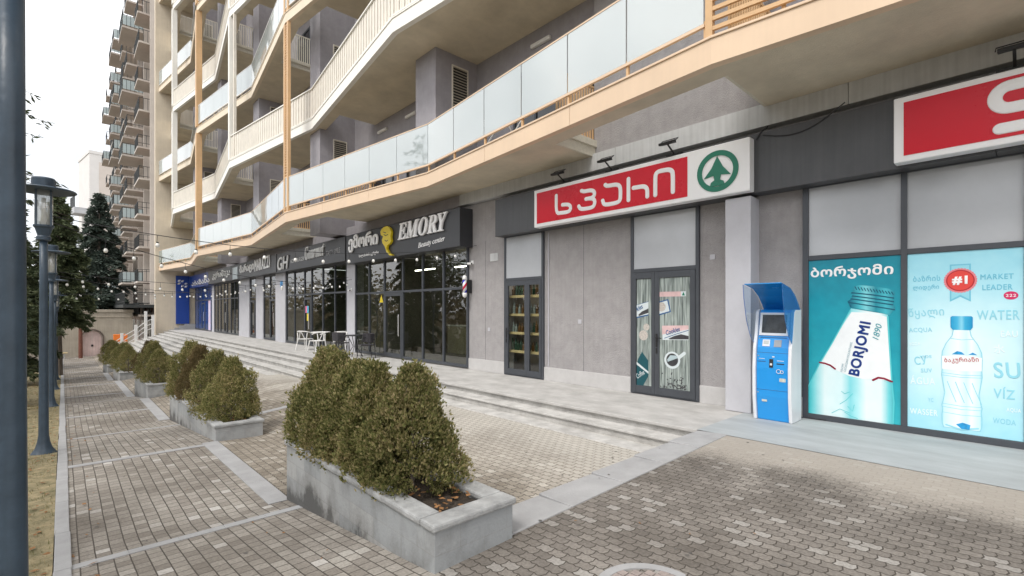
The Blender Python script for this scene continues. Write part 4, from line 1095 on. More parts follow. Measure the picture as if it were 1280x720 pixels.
for i in range(13): px_stroke(cl, [(1069 + i * 3.8, 358.5 + i * .55), (1071 + i * 3.8, 362 + i * .5)], .006, PX_, .0095, .0105)
cl.build("printed_cap_line", mat("poster_dark_teal", (0, .09, .15), .35), po1)
rd = MB()
px_stroke(rd, [(1025, 453), (1031, 454), (1038, 456.5), (1044, 461)], .012, PX_, .009, .010); px_stroke(rd, [(1091.5, 475), (1098, 472), (1105, 473), (1115, 477)], .013, PX_, .009, .010)
rd.build("printed_band", mat("poster_dark_red", (.25, .0, .03), .35), po1)
ed = MB(); px_stroke(ed, [(1063, 388), (1054, 404), (1039, 431), (1025, 454), (1009.5, 485)], .007, PX_, .0092, .0098); px_stroke(ed, [(1110, 396), (1111.5, 425), (1115, 478), (1117.5, 503), (1116.5, 529)], .008, PX_, .0092, .0098)
for q in ([(1052, 489), (1056, 492), (1062, 490)], [(1040, 516), (1050, 511), (1062, 516)], [(1050, 505), (1058, 500), (1066, 492)], [(1056, 515), (1064, 520), (1072, 523)], [(1060, 508), (1066, 514), (1068, 506)]): px_stroke(ed, q, .004, PX_, .0092, .0098)
ed.build("printed_outline", mat("poster_aqua", (.10, .58, .62), .35), po1)
wall_text("lettering", "ბორჯომი", SIGNWHITE, (1013.5, 350.5), (1117, 346.5), 16, PX_, bold=.03, space=1.06, parent=po1, d=.0068)
NAVY = mat("poster_navy", (.0, .03, .20), .35)
wall_text("lettering", "BORJOMI", NAVY, (1078, 471.5), (1093.2, 404), 0, PX_, h=.165, bold=.035, space=1.12, parent=po1, d=.0100)
wall_text("lettering", "1890", mat("poster_teal_ink", (.02, .30, .36), .35), (1098.2, 425), (1103, 405.5), 0, PX_, h=.07, shear=.25, parent=po1, d=.0100)
wall_text("lettering", "FROM", mat("poster_grey_ink", (.35, .5, .55), .35), (1053.5, 465), (1055.5, 455), 0, PX_, h=.028, parent=po1, d=.0100)
wall_text("lettering", "GEORGIAN MOUNTAINS", mat("poster_grey_ink", (.35, .5, .55), .35), (1057.5, 465), (1066, 428), 0, PX_, h=.028, parent=po1, d=.0100)

c2 = on_wall(1203, 440, PX_)
PALE = pgrad("poster_pale_blue", [(0, (.78, .90, .92)), (.35, (.60, .84, .90)), (.7, (.40, .74, .85)), (1, (.33, .70, .83))], kind='radial', centre=c2, rad=1.25)
MB().box(PX_ - .004, PX_ - .001, yR2, yL2, zb0, zt0).build("sheet", PALE, po2)
INK = mat("poster_blue_ink", (.16, .52, .68), .35); INK2 = mat("poster_pale_ink", (.29, .65, .77), .35); INKW = mat("poster_white_ink", (.75, .88, .91), .35)
for body_, p, q, h_, m_ in [("ბაზრის", (1141.5, 352.4), (1175.5, 351), 7.2, INK), ("ლიდერი", (1141.5, 364), (1174, 362.6), 7.2, INK), ("MARKET", (1225.5, 349.6), (1267, 348.4), 6.6, INK), ("LEADER", (1228, 362.8), (1266, 361.8), 6.8, INK),
        ("წყალი", (1136.5, 399.5), (1181, 397.6), 14, INK2), ("WATER", (1221, 399.8), (1275, 399.6), 12, INK2), ("ACQUA", (1136.5, 416.4), (1165.5, 415.8), 6.5, INK2), ("EAU", (1251, 421.4), (1272.5, 421.6), 8, INKW),
        ("水", (1242, 442), (1257, 442), 11, INKW), ("CУ", (1144, 456.2), (1159.5, 455.6), 11, INK2), ("SUV", (1151.5, 465.5), (1165.5, 465.6), 5, INK2), ("ÁGUA", (1138, 479.8), (1169.5, 481.6), 11, INKW),
        ("VODA", (1136.5, 432), (1150.5, 431.6), 4, INKW), ("WASSER", (1137.5, 517), (1172.5, 520.4), 7.5, INKW), ("SU", (1243, 472.6), (1276.5, 473.6), 20, INK2), ("VÍZ", (1241.7, 497.2), (1269, 500), 15, INK2),
        ("YC", (1160, 502), (1167, 502.6), 5, INK2), ("AQUA", (1258, 515), (1276.5, 517), 5.5, INKW), ("WODA", (1241, 528.5), (1270, 532.2), 7, INK2), ("VIDE", (1150, 448), (1165, 447.4), 3.6, INK2)]:
    wall_text("lettering", body_, m_, p, q, h_, PX_, bold=.018, parent=po2, d=.0052, space=1.14)
# ribbon and seal
(sy, sz) = on_wall(1200.3, 350.6, PX_)
rbn = MB(); rbn.wall([(sy - .095, sz + .20), (sy + .095, sz + .20), (sy + .095, sz - .26), (sy, sz - .20), (sy - .095, sz - .26)], PX_, .0045, .0055); rbn.build("printed_ribbon", INK, po2)
rbn = MB(); rbn.wall([(sy - .081, sz + .185), (sy + .081, sz + .185), (sy + .081, sz - .232), (sy, sz - .176), (sy - .081, sz - .232)], PX_, .0055, .0062); rbn.build("printed_ribbon", INK2, po2)
SEAL = mat("seal_red", (.72, .06, .05), .35); SEALD = mat("seal_dark_red", (.45, .02, .03), .35); SEALP = mat("seal_pink", (.75, .22, .25), .35)
def disc(y, z, r, d, m, par, name, teeth=0, n=48, sy_=1.0):
    q = MB(); q.wall([(y + sy_ * r * (1 + (.05 if teeth and k % 2 else 0)) * math.cos(2 * math.pi * k / n), z + r * (1 + (.05 if teeth and k % 2 else 0)) * math.sin(2 * math.pi * k / n)) for k in reversed(range(n))], PX_, d - .0008, d); return q.build(name, m, par)
disc(sy, sz, .146, .0072, SEALP, po2, "printed_seal", 1, 64); disc(sy, sz, .130, .0082, SEALD, po2, "printed_seal"); disc(sy, sz, .117, .0092, SEAL, po2, "printed_seal")
text_mesh("lettering", "#1", SIGNWHITE, wall_matrix(sy + .075, sz - .055, PX_ - .0102), width=.142, height=.112, bold=.05, space=1.1, parent=po2)
(vy, vz) = on_wall(1263.7, 369.3, PX_); disc(vy, vz, .048, .0060, mat("seal_magenta", (.62, .02, .12), .35), po2, "printed_badge", sy_=1.25)
text_mesh("lettering", "222", SIGNWHITE, wall_matrix(vy + .042, vz - .016, PX_ - .0072), width=.084, height=.033, bold=.015, space=1.15, parent=po2)
# water bottle
def mirror_profile(cx_y, rows):
    return [(cx_y + r, z) for z, r in rows] + [(cx_y - r, z) for z, r in reversed(rows)]
by = on_wall(1202, 440, PX_)[0]
zz = lambda py: on_wall(1202, py, PX_)[1]
rows = [(zz(412), 0.073), (zz(420), 0.086), (zz(430), 0.142), (zz(440), 0.176), (zz(449), 0.182), (zz(463), 0.178), (zz(470), 0.182), (zz(480), 0.169), (zz(492), 0.153), (zz(503), 0.169), (zz(508), 0.181), (zz(514), 0.172), (zz(520), 0.179), (zz(532), 0.176), (zz(536), 0.163)]
WB = pgrad("poster_water", [(0, (.38, .70, .82)), (.07, (.58, .82, .89)), (.2, (.70, .88, .92)), (.42, (.82, .92, .94)), (.62, (.62, .84, .90)), (.74, (.82, .92, .94)), (.93, (.60, .84, .9)), (1, (.34, .66, .80))], 'Y', by + .183, by - .183)
q = MB(); q.wall(list(reversed(mirror_profile(by, rows))), PX_, .0068, .0078); q.build("printed_bottle", WB, po2)
ll = MB()
for z_, r_ in ((zz(468), .175), (zz(471), .175), (zz(507), .172), (zz(511), .172), (zz(518), .172), (zz(424), .1)): ll.stroke([(by + r_, z_ + .006), (by, z_ - .008), (by - r_, z_ + .002)], .0035, PX_, .0079, .0086)
for k in range(4): ll.stroke([(by + .13 - .075 * k, zz(478)), (by + .10 - .075 * k, zz(488)), (by + .05 - .075 * k, zz(503))], .004, PX_, .0079, .0086)
for sgn in (1, -1): ll.stroke([(by + sgn * r_, z_) for z_, r_ in rows], .0045, PX_, .0079, .0088)
ll.stroke([(by + .14, zz(533)), (by, zz(537)), (by - .145, zz(533))], .010, PX_, .0079, .0088)
ll.build("printed_outline", INK2, po2)
wl = MB(); wl.wall([(by - .18, zz(446)), (by - .178, zz(462.5)), (by, zz(464)), (by + .178, zz(462.5)), (by + .18, zz(446)), (by, zz(444))][::-1], PX_, .0082, .0090); wl.build("printed_label", mat("poster_label_white", (.83, .86, .87), .35), po2)
DB = mat("poster_bright_blue", (.02, .30, .62), .35, var=.4, scale=9)
hl = MB(); hl.wall([(by + .09, zz(443.4)), (by + .04, zz(439)), (by + .0, zz(440)), (by - .03, zz(443.2))], PX_, .0092, .0098); hl.wall([(by - .06, zz(443)), (by - .1, zz(440)), (by - .14, zz(443))], PX_, .0092, .0098)
hl.wall([(by + .05, zz(531)), (by - .01, zz(528)), (by - .08, zz(530)), (by - .07, zz(536)), (by, zz(536))], PX_, .0092, .0098); hl.build("printed_mountain", DB, po2)
wall_text("lettering", "ბაკურიანი", SEALD, (1181, 454.5), (1224, 453.8), 7.5, PX_, bold=.010, space=1.1, parent=po2, d=.0100)
cw = MB(); cw.wall([(by + .1, zz(396.5)), (by + .1, zz(409)), (by + .08, zz(412.5)), (by - .08, zz(412.5)), (by - .1, zz(409)), (by - .1, zz(396.5)), (by - .087, zz(395.2)), (by + .087, zz(395.2))], PX_, .0082, .0092)
cw.build("printed_cap", pgrad("poster_blue_cap", [(0, (.01, .28, .56)), (.3, (.05, .42, .68)), (.5, (.22, .60, .78)), (.65, (.04, .40, .66)), (1, (.0, .25, .52))], 'Y', by + .1, by - .1), po2)

# ------------------------------------------------------------------ printed film on the supermarket door
DX = 8.06
df = empty("door_film", "printed film of grey planks, cookies and a coffee cup on the supermarket door", "window film", (0, 0, 0))
def plank_mat():
    m = bpy.data.materials.new("printed_planks"); m.use_nodes = True; t = m.node_tree; L = t.links.new; p = t.nodes["Principled BSDF"]; p.inputs["Roughness"].default_value = .3
    tcn = node(t, "ShaderNodeTexCoord"); mp = node(t, "ShaderNodeMapping"); mp.inputs["Scale"].default_value = (1, 14, .9); L(tcn.outputs["Object"], mp.inputs[0])
    n = node(t, "ShaderNodeTexNoise"); n.inputs["Scale"].default_value = 2.4; n.inputs["Detail"].default_value = 9; n.inputs["Distortion"].default_value = .6; L(mp.outputs[0], n.inputs["Vector"])
    r = node(t, "ShaderNodeValToRGB"); e = r.color_ramp.elements; e[0].position = .32; e[0].color = (.10, .125, .12, 1); e[1].position = .66; e[1].color = (.42, .475, .45, 1)
    L(n.outputs["Fac"], r.inputs[0]); sx = node(t, "ShaderNodeSeparateXYZ"); L(tcn.outputs["Object"], sx.inputs[0])
    md = node(t, "ShaderNodeMath", operation='PINGPONG'); L(sx.outputs["Y"], md.inputs[0]); md.inputs[1].default_value = .085
    lt = node(t, "ShaderNodeMath", operation='LESS_THAN'); L(md.outputs[0], lt.inputs[0]); lt.inputs[1].default_value = .004
    mm = node(t, "ShaderNodeMixRGB"); L(lt.outputs[0], mm.inputs[0]); L(r.outputs[0], mm.inputs[1]); mm.inputs[2].default_value = (.04, .05, .05, 1)
    L(mm.outputs[0], p.inputs["Base Color"]); return m
PLK = plank_mat()
fl_y0, fl_y1 = 4.865, 5.175                          # narrow leaf
fr_y0, fr_y1 = 4.105, 4.69                           # wide leaf
zlo, zhi = .175, 2.185
for a, b in ((fl_y0, fl_y1), (fr_y0, fr_y1)): MB().box(DX - .006, DX - .002, a, b, zlo, zhi).build("film_sheet", PLK, df)
def dpx(name, pts, m, d): return flat(df, name, list(reversed(pts)), m, DX, d)
PINK = mat("film_pink", (.66, .46, .46), .35, var=.15, scale=9); NAV = mat("film_navy", (.03, .10, .25), .35); LTB = mat("film_pale", (.62, .68, .70), .35, var=.06, scale=8)
DKT = mat("film_teal", (.01, .08, .10), .35); BRN = mat("film_coffee", (.05, .05, .055), .3, var=.3, scale=12)
def dq(x0, y0, x1, y1): return [(785 + x0 / 4.505, 340 + y0 / 4.5), (785 + x1 / 4.505, 340 + y1 / 4.5)]
def dp(*xy): return [(785 + x / 4.505, 340 + y / 4.5) for x, y in xy]
dpx("printed_strip", dp((178, 112), (300, 109), (300, 137), (178, 139)), PINK, .0075); dpx("printed_strip", dp((300, 109), (327, 108), (327, 136), (300, 137)), LTB, .0075)
dpx("printed_emblem", dp((313, 111), (322, 132), (305, 132)), GREEN, .0085)
dpx("printed_box", dp((50, 185), (116, 165), (116, 245), (50, 260)), NAV, .0075); dpx("printed_box", dp((50, 187), (116, 168), (116, 238), (50, 252)), LTB, .0082)
dpx("printed_box", dp((163, 170), (228, 152), (243, 225), (163, 248)), NAV, .0075); dpx("printed_box", dp((163, 178), (222, 160), (235, 220), (163, 240)), LTB, .0082)
dpx("printed_box", dp((193, 302), (342, 300), (342, 383), (196, 382)), LTB, .0075); dpx("printed_box", dp((193, 302), (342, 300), (342, 322), (194, 352)), PINK, .0080)
dpx("printed_bar", dp((60, 240), (80, 222), (116, 205), (116, 230), (62, 248)), BRN, .0088)
dpx("printed_bar", dp((230, 374), (262, 360), (300, 350), (342, 360), (342, 379), (235, 379)), BRN, .0084)
sdo = MB(); px_stroke(sdo, dp((207, 372), (270, 350), (341, 328)), .006, DX, .0086, .0092); sdo.build("printed_stripe", NAV, df)
wall_text("lettering", "Cookies", NAV, dp((218, 356))[0], dp((297, 332))[0], 6, DX, shear=.25, bold=.02, parent=df, d=.0095)
wall_text("lettering", "kies", NAV, dp((54, 222))[0], dp((88, 203))[0], 6, DX, shear=.25, bold=.02, parent=df, d=.0095)
dpx("printed_pack", dp((80, 448), (116, 500), (116, 585), (72, 665), (50, 650), (50, 520), (58, 490)), DKT, .0075)
dpx("printed_pack_edge", dp((50, 505), (116, 560), (116, 572), (50, 520)), LTB, .0085)
wall_text("lettering", "Coffee", LTB, dp((56, 600))[0], dp((98, 572))[0], 6, DX, shear=.2, parent=df, d=.009)
def dring(cx, cy, r, m, d, name):
    (y, z) = on_wall(785 + cx / 4.505, 340 + cy / 4.5, DX); q = MB(); n = 30
    q.wall([(y + r * math.cos(2 * math.pi * k / n), z + r * math.sin(2 * math.pi * k / n)) for k in reversed(range(n))], DX, d - .0008, d); q.build(name, m, df)
CK = mat("film_cookie", (.50, .46, .42), .4, var=.3, scale=40)
dring(88, 356, .095, CK, .0075, "printed_cookie"); dring(104, 310, .065, CK, .0068, "printed_cookie"); dring(190, 196, .085, CK, .0092, "printed_cookie")
ch_ = MB(); px_stroke(ch_, dp((290, 480), (318, 458)), .03, DX, .0072, .0082); ch_.build("printed_cup_handle", LTB, df)
dring(250, 496, .155, LTB, .0086, "printed_cup"); dring(250, 494, .115, BRN, .0096, "printed_coffee")
dpx("printed_highlight", dp((222, 492), (240, 468), (272, 470), (282, 484), (225, 505)), mat("film_reflection", (.42, .52, .55), .3), .0104)
bm_ = MB(); r_ = random.Random(3)
for _ in range(150):
    x, y = r_.uniform(168, 338), 694 - abs(r_.gauss(0, 52))
    if y < 560: continue
    (yy, z) = on_wall(785 + x / 4.505, 340 + y / 4.5, DX); a = r_.uniform(0, 3.1)
    if z < zlo + .02 or not fr_y0 + .02 < yy < fr_y1 - .02: continue
    bm_.wall([(yy + .017 * math.cos(t) * math.cos(a) - .011 * math.sin(t) * math.sin(a), z + .017 * math.cos(t) * math.sin(a) + .011 * math.sin(t) * math.cos(a)) for t in [-k * math.pi / 4 for k in range(8)]], DX, .0068, .0068 + .0006 * r_.random() + .0006)
o = bm_.build("printed_beans", BRN, df); o['kind'] = "stuff"
# shelves with bottles behind the other door
shf = empty("bottle_shelf", "wooden shelves of dark bottles behind the narrow supermarket door", "shelf", (8.24, 8.3, 0))
for z_ in (.55, 1.0, 1.45, 1.9):
    MB().box(-.06, .2, -.64, .64, z_, z_ + .06).build("shelf_board", TAN, shf, bevel=.004)
BG = [mat("bottle_green", (.02, .05, .03), .12), mat("bottle_amber", (.10, .05, .015), .12), mat("bottle_clear", (.22, .25, .24), .12)]
r_ = random.Random(5)
for z_ in (.61, 1.06, 1.51, 1.96):
    y = -.58
    while y < .58:
        b = MB(); h = r_.uniform(.2, .3); b.lathe([(.034, 0), (.036, h * .55), (.014, h * .75), (.013, h)], (8.25, 8.3 + y, z_), 10)
        o = b.build("bottle", r_.choice(BG), None, smooth=False); tag(o, "bottle standing on the shelves behind the narrow supermarket door", "bottle", "bottles on the shop shelves")
        y += r_.uniform(.085, .12)
# furniture inside the shops, dim behind the glass
def cabinet(y, x, w_, h_, name, lab, m):
    t = empty(name, lab, name.replace('_', ' '), (x, y, 0)); q = MB()
    q.box(0, .45, 0, .04, 0, h_); q.box(0, .45, w_ - .04, w_, 0, h_); q.box(.42, .45, .04, w_ - .04, 0, h_)
    q.build("cabinet_body", m, t)
    n = max(2, int(h_ / .45))
    for k in range(n + 1): MB().box(0, .42, .04, w_ - .04, k * (h_ - .04) / n, k * (h_ - .04) / n + .04).build("shelf", m, t)
SHOPW = mat("shop_furniture", (.42, .36, .27), .6, var=.15, scale=3)
cabinet(11.0, 10.6, 1.6, 2.4, "wall_cabinet", "tall open cabinet inside the beauty shop near the barber pole", SHOPW)
cabinet(20.5, 12.4, 1.8, 2.2, "display_cabinet", "open display cabinet at the back of the cafe", SHOPW)
cabinet(35.5, 12.4, 2.6, 2.2, "tile_rack", "tile display rack at the back of the tile shop", SHOPW)
def counter(x, y, lab):
    t = empty("counter", lab, "counter", (x, y, 0)); MB().box(0, .6, 0, 2.0, 0, 1.0).build("body", SHOPW, t, bevel=.01); MB().box(-.03, .63, -.03, 2.03, 1.002, 1.04).build("worktop", OFFWHITE, t, bevel=.008)
counter(10.6, 13.0, "reception counter inside the beauty shop"); counter(11, 22.6, "service counter inside the cafe")
def tube_lamp(x, y, lab):
    t = empty("tube_lamp", lab, "ceiling lamp", (x, y, 3.1), group="tube lamps inside the shops")
    MB().box(-.03, .03, -.65, .65, 0, .03).build("diffuser", mat("lamp_tube_lit", (1, .92, .8), .5, emit=14), t); MB().box(-.012, .012, -.6, .6, .032, .06).build("tray", BLACK, t)
    q = MB(); q.tube([(0, -.5, .06), (0, -.5, .62)], .004, 5); q.tube([(0, .5, .06), (0, .5, .62)], .004, 5); q.build("cable", BLACK, t)
tube_lamp(10.2, 11.4, "lit tube lamp hanging nearest the barber pole inside the beauty shop"); tube_lamp(10.2, 13.3, "lit tube lamp in the middle of the beauty shop"); tube_lamp(10.0, 15.6, "lit tube lamp at the far end of the beauty shop")

# ------------------------------------------------------------------ payment kiosk
kx, ky = 7.40, 2.30
KB = mat("kiosk_blue", (.015, .29, .72), .35, var=.04, scale=3, coat=.3); KW = mat("kiosk_white", (.72, .73, .76), .35, var=.04, scale=3)
ki = empty("payment_kiosk", "blue and white self service payment kiosk with a curved blue hood", "payment kiosk", (kx, ky, .006))
prof = lambda off: [(.10 - off, 0), (.055 - off, .35), (.05 - off, .75), (.075 - off, 1.05), (.125 - off, 1.22), (.19 - off, 1.56), (.24 - off, 1.60)]
def side(y0, y1, off, m, name):
    p = prof(off); q = MB(); n = len(p) + 2; pts = p + [(.46, 1.60), (.46, 0)]
    vs = [(x, y0, z) for x, z in pts] + [(x, y1, z) for x, z in pts]
    q.add(vs, [tuple(range(n)), tuple(reversed(range(n, 2 * n)))] + [((i + 1) % n, i, n + i, n + (i + 1) % n) for i in range(n)])
    return q.build(name, m, ki, bevel=.012)
side(0, .045, .035, KW, "side_panel"); side(.475, .52, .035, KW, "side_panel"); kb_ = side(.047, .473, 0, KB, "cabinet")
def onface(z):                                       # front x of the cabinet at height z
    p = prof(0)
    for (x0, z0), (x1, z1) in zip(p, p[1:]):
        if z0 <= z <= z1: return x0 + (x1 - x0) * (z - z0) / (z1 - z0)
def fbox(y0, y1, z0, z1, d, m, name, par=None, d0=-.02):
    a, b = onface(z0), onface(z1); q = MB()
    q.hexa([(a - d, y0, z0), (a - d0, y0, z0), (a - d0, y1, z0), (a - d, y1, z0)], [(b - d, y0, z1), (b - d0, y0, z1), (b - d0, y1, z1), (b - d, y1, z1)])
    return q.build(name, m, par or ki, bevel=.003)
scr = fbox(.06, .46, 1.225, 1.555, .014, KW, "screen_bezel")
fbox(.095, .425, 1.262, 1.525, .017, mat("kiosk_screen", (.05, .055, .06), .08, var=.5, scale=7, spec=.6), "screen", scr)
fbox(.30, .40, 1.07, 1.165, .008, KW, "coin_unit"); fbox(.315, .385, 1.10, 1.15, .011, mat("pale_metal", (.5, .52, .52), .3, metal=.6), "coin_slot")
fbox(.145, .245, 1.065, 1.165, .008, mat("kiosk_grey", (.32, .34, .37), .4), "keypad")
fbox(.085, .44, 1.19, 1.20, .006, NAV, "seam_line"); fbox(.05, .47, .975, .981, .003, NAV, "seam_line"); fbox(.05, .47, .44, .446, .003, NAV, "seam_line")
fbox(.245, .295, .77, .89, .012, BLACK, "bill_slot"); fbox(.255, .285, .80, .83, .016, KW, "bill_lip")
fbox(.345, .455, .845, .855, .005, NAV, "card_slot"); fbox(.10, .20, .82, .833, .006, BLACK, "receipt_slot"); fbox(.105, .195, .865, .873, .005, KW, "sticker_line"); fbox(.36, .44, .885, .892, .005, KW, "sticker_line")
pdl = MB(); pdl.tube([(onface(.73) - .006, .17 + .028 * math.cos(t), .72 + .028 * math.sin(t)) for t in [k * math.pi / 8 for k in range(17)]], .004, 6); pdl.tube([(onface(.73) - .006, .128 + .02 * math.cos(t), .715 + .02 * math.sin(t)) for t in [k * math.pi / 8 for k in range(17)]], .004, 6)
pdl.build("lock_symbol", KW, ki)
MB().box(onface(.92) - .004, onface(.92) + .01, .23, .26, .915, .932).build("indicator", KW, ki)
# hood: curved blue sheet with clear cheeks
arcp = [(.44, 1.57), (.34, 1.68), (.20, 1.80), (.0, 1.90), (-.32, 1.955)]
q = MB(); n = len(arcp)
vs = [(x, .02, z) for x, z in arcp] + [(x, .50, z) for x, z in arcp] + [(x + .008, .02, z + .012) for x, z in arcp] + [(x + .008, .50, z + .012) for x, z in arcp]
fs = [(i, i + 1, n + i + 1, n + i) for i in range(n - 1)] + [(2 * n + i, 3 * n + i, 3 * n + i + 1, 2 * n + i + 1) for i in range(n - 1)]
fs += [(i, 2 * n + i, 2 * n + i + 1, i + 1) for i in range(n - 1)] + [(n + i, n + i + 1, 3 * n + i + 1, 3 * n + i) for i in range(n - 1)] + [(n - 1, 3 * n - 1, 4 * n - 1, 2 * n - 1)]
q.add(vs, fs); q.build("hood", mat("hood_blue", (.015, .22, .55), .25, var=.06, scale=3), ki)
chk = [(-.32, 1.955), (.0, 1.90), (.20, 1.80), (.34, 1.68), (.44, 1.57), (.42, 1.1), (.16, 1.05), (-.06, 1.22), (-.20, 1.45), (-.29, 1.75)]
for y0, mm_ in ((.512, CLEARPLASTIC), (.002, BLUEPLASTIC)):
    q = MB(); n = len(chk); q.add([(x, y0, z) for x, z in chk] + [(x, y0 + .006, z) for x, z in chk], [tuple(range(n)), tuple(reversed(range(n, 2 * n)))] + [((i + 1) % n, i, n + i, n + (i + 1) % n) for i in range(n)])
    ck = q.build("hood_cheek", mm_, ki)
    q = MB(); q.tube([(x, y0 + .003, z) for x, z in chk[5:] + chk[:1]], .005, 6); q.build("cheek_edge", BLUEPLASTIC if y0 < .1 else mat("edge_blue", (.12, .2, .45), .3), ck)
lt_ = empty("tube_lamp", "lit tube lamp above the bottle shelves behind the narrow supermarket door", "ceiling lamp", (8.16, 8.3, 2.52), group="tube lamps inside the shops")
MB().box(-.03, .03, -.55, .55, 0, .03).build("diffuser", MATS["lamp_tube_lit"], lt_); MB().box(-.04, .04, -.58, .58, .032, .06).build("tray", BLACK, lt_)

# ------------------------------------------------------------------ small things on the facade
bp = empty("barber_pole", "small striped barber pole mounted beside the beauty shop glazing", "barber pole", (7.86, 10.33, 1.93))
q = MB(); q.lathe([(.055, .13), (.055, .47)], n=20)
m = bpy.data.materials.new("barber_stripes"); m.use_nodes = True; t = m.node_tree; p = t.nodes["Principled BSDF"]; p.inputs["Roughness"].default_value = .2
tcn = node(t, "ShaderNodeTexCoord"); sx = node(t, "ShaderNodeSeparateXYZ"); t.links.new(tcn.outputs["Object"], sx.inputs[0])
at = node(t, "ShaderNodeMath", operation='ARCTAN2'); t.links.new(sx.outputs["Y"], at.inputs[0]); t.links.new(sx.outputs["X"], at.inputs[1])
m1 = node(t, "ShaderNodeMath", operation='MULTIPLY_ADD'); t.links.new(at.outputs[0], m1.inputs[0]); m1.inputs[1].default_value = 1 / (2 * math.pi)
m2 = node(t, "ShaderNodeMath", operation='MULTIPLY'); t.links.new(sx.outputs["Z"], m2.inputs[0]); m2.inputs[1].default_value = -2.6; t.links.new(m2.outputs[0], m1.inputs[2])
fr = node(t, "ShaderNodeMath", operation='FRACT'); t.links.new(m1.outputs[0], fr.inputs[0])
rp = node(t, "ShaderNodeValToRGB"); rp.color_ramp.interpolation = 'CONSTANT'; e = rp.color_ramp.elements
e[0].position = 0; e[0].color = (.7, .7, .72, 1); e[1].position = .25; e[1].color = (.03, .03, .5, 1)
k = e.new(.5); k.color = (.7, .7, .72, 1); k = e.new(.75); k.color = (.55, .02, .06, 1)
t.links.new(fr.outputs[0], rp.inputs[0]); t.links.new(rp.outputs[0], p.inputs["Base Color"])
q.build("striped_cylinder", m, bp, smooth=True)
for z0, z1 in ((0, .13), (.47, .60)):
    q = MB(); s_ = 1 if z0 == 0 else -1; zz0 = z0 if z0 == 0 else z1
    q.lathe([(.02, zz0), (.05, zz0 + s_ * .03), (.062, zz0 + s_ * .08), (.062, zz0 + s_ * .129)], n=20); q.build("end_cap", WHITE, bp, smooth=True)
MB().box(.06, .22, -.03, .03, .12, .48).build("wall_bracket", BLACK, bp, bevel=.005)
def bullet_camera(x, y, z, lab):
    t = empty("security_camera", lab, "camera", (x, y, z), group="security cameras on the wall")
    q = MB(); q.bar((0, 0, 0), (-.10, 0, -.02), .03, .03); q.box(-.01, .0, -.05, .05, -.05, .05); q.build("bracket", WHITE, t)
    q = MB(); q.tube([(-.08, .10, -.03), (-.11, -.10, -.05)], .035, 10); q.build("camera_body", WHITE, t, bevel=.004)
    q = MB(); q.tube([(-.111, -.101, -.0502), (-.1115, -.104, -.0505)], .024, 10); q.build("lens", BLACK, t)
bullet_camera(8.10, 10.30, 2.88, "white camera on the stucco wall just above the barber pole")
bullet_camera(8.03, 17.6, 2.38, "white camera on the pillar between the beauty shop and the cafe")
bullet_camera(6.95, 10.8, 6.2, "white camera on the loggia pier above the beauty shop sign")
bullet_camera(6.95, 18.4, 6.2, "white camera on the loggia pier above the cafe")
st_ = MB(); st_.wall([(25.35, 2.75), (25.65, 2.75), (25.7, 2.9), (25.65, 3.05), (25.35, 3.05), (25.3, 2.9)][::-1], 8.0, .002, .01)
tag(st_.build("round_sticker", mat("sticker_blue", (.03, .3, .7), .4), None), "blue sign on the grey pillar left of the cafe", "sticker")
for y, z, h, c, lab in ((22.22, 1.62, .3, (.75, .2, .35), "pink notice on the cafe door"), (22.02, 1.62, .32, (.1, .5, .7), "blue notice on the cafe door"), (22.05, 1.28, .32, (.8, .65, .05), "yellow notice on the cafe door")):
    tag(MB().box(8.018, 8.0205, y - .09, y + .09, z - h / 2, z + h / 2).build("door_notice", mat("notice_" + lab.split()[0], c, .5, var=.08, scale=20), None), lab, "notice")
ws = MB(); ws.wall([(14.17, 2.06), (14.43, 2.06), (14.30, 2.26)][::-1], 8.03, .002, .004)
q = MB(); q.wall([(15.2, 1.86), (15.46, 1.86), (15.33, 2.12)][::-1], 8.07, .002, .004); tag(q.build("warning_sticker", YELLOW, None), "yellow triangle sticker on the beauty shop glass beside its door", "sticker")

# ------------------------------------------------------------------ tables and chairs on the terrace
def white_chair(x, y, rz, lab):
    t = empty("cafe_chair", lab, "chair", (x, y, 0), rz, "white chairs outside the cafe")
    q = MB(); q.box(-.21, .21, -.20, .21, .43, .455); q.build("seat", OFFWHITE, t, bevel=.015)
    for sx_, sy_ in ((-1, -1), (1, -1), (-1, 1), (1, 1)):
        top = .44 if sy_ > 0 else .70
        q = MB(); q.tube([(sx_ * .25, sy_ * .26, 0), (sx_ * .20, sy_ * .185, .44)] + ([(sx_ * .235, -.17, top)] if sy_ < 0 else []), [.017, .02] + ([.02] if sy_ < 0 else []), 8); q.build("leg", OFFWHITE, t)
    q = MB(); q.tube([(-.24, .06, .68), (-.255, -.06, .715), (-.23, -.18, .74), (-.12, -.26, .755), (0, -.28, .76), (.12, -.26, .755), (.23, -.18, .74), (.255, -.06, .715), (.24, .06, .68)], .022, 8); q.build("arm_bow", OFFWHITE, t)
    q = MB(); q.tube([(-.13, -.19, .45), (-.02, -.275, .75)], .016, 6); q.tube([(.13, -.19, .45), (.02, -.275, .75)], .016, 6); q.build("back_brace", OFFWHITE, t)
    return t
WICK = mat("dark_wicker", (.045, .042, .048), .7, var=.5, scale=60, bump=.6, bscale=90)
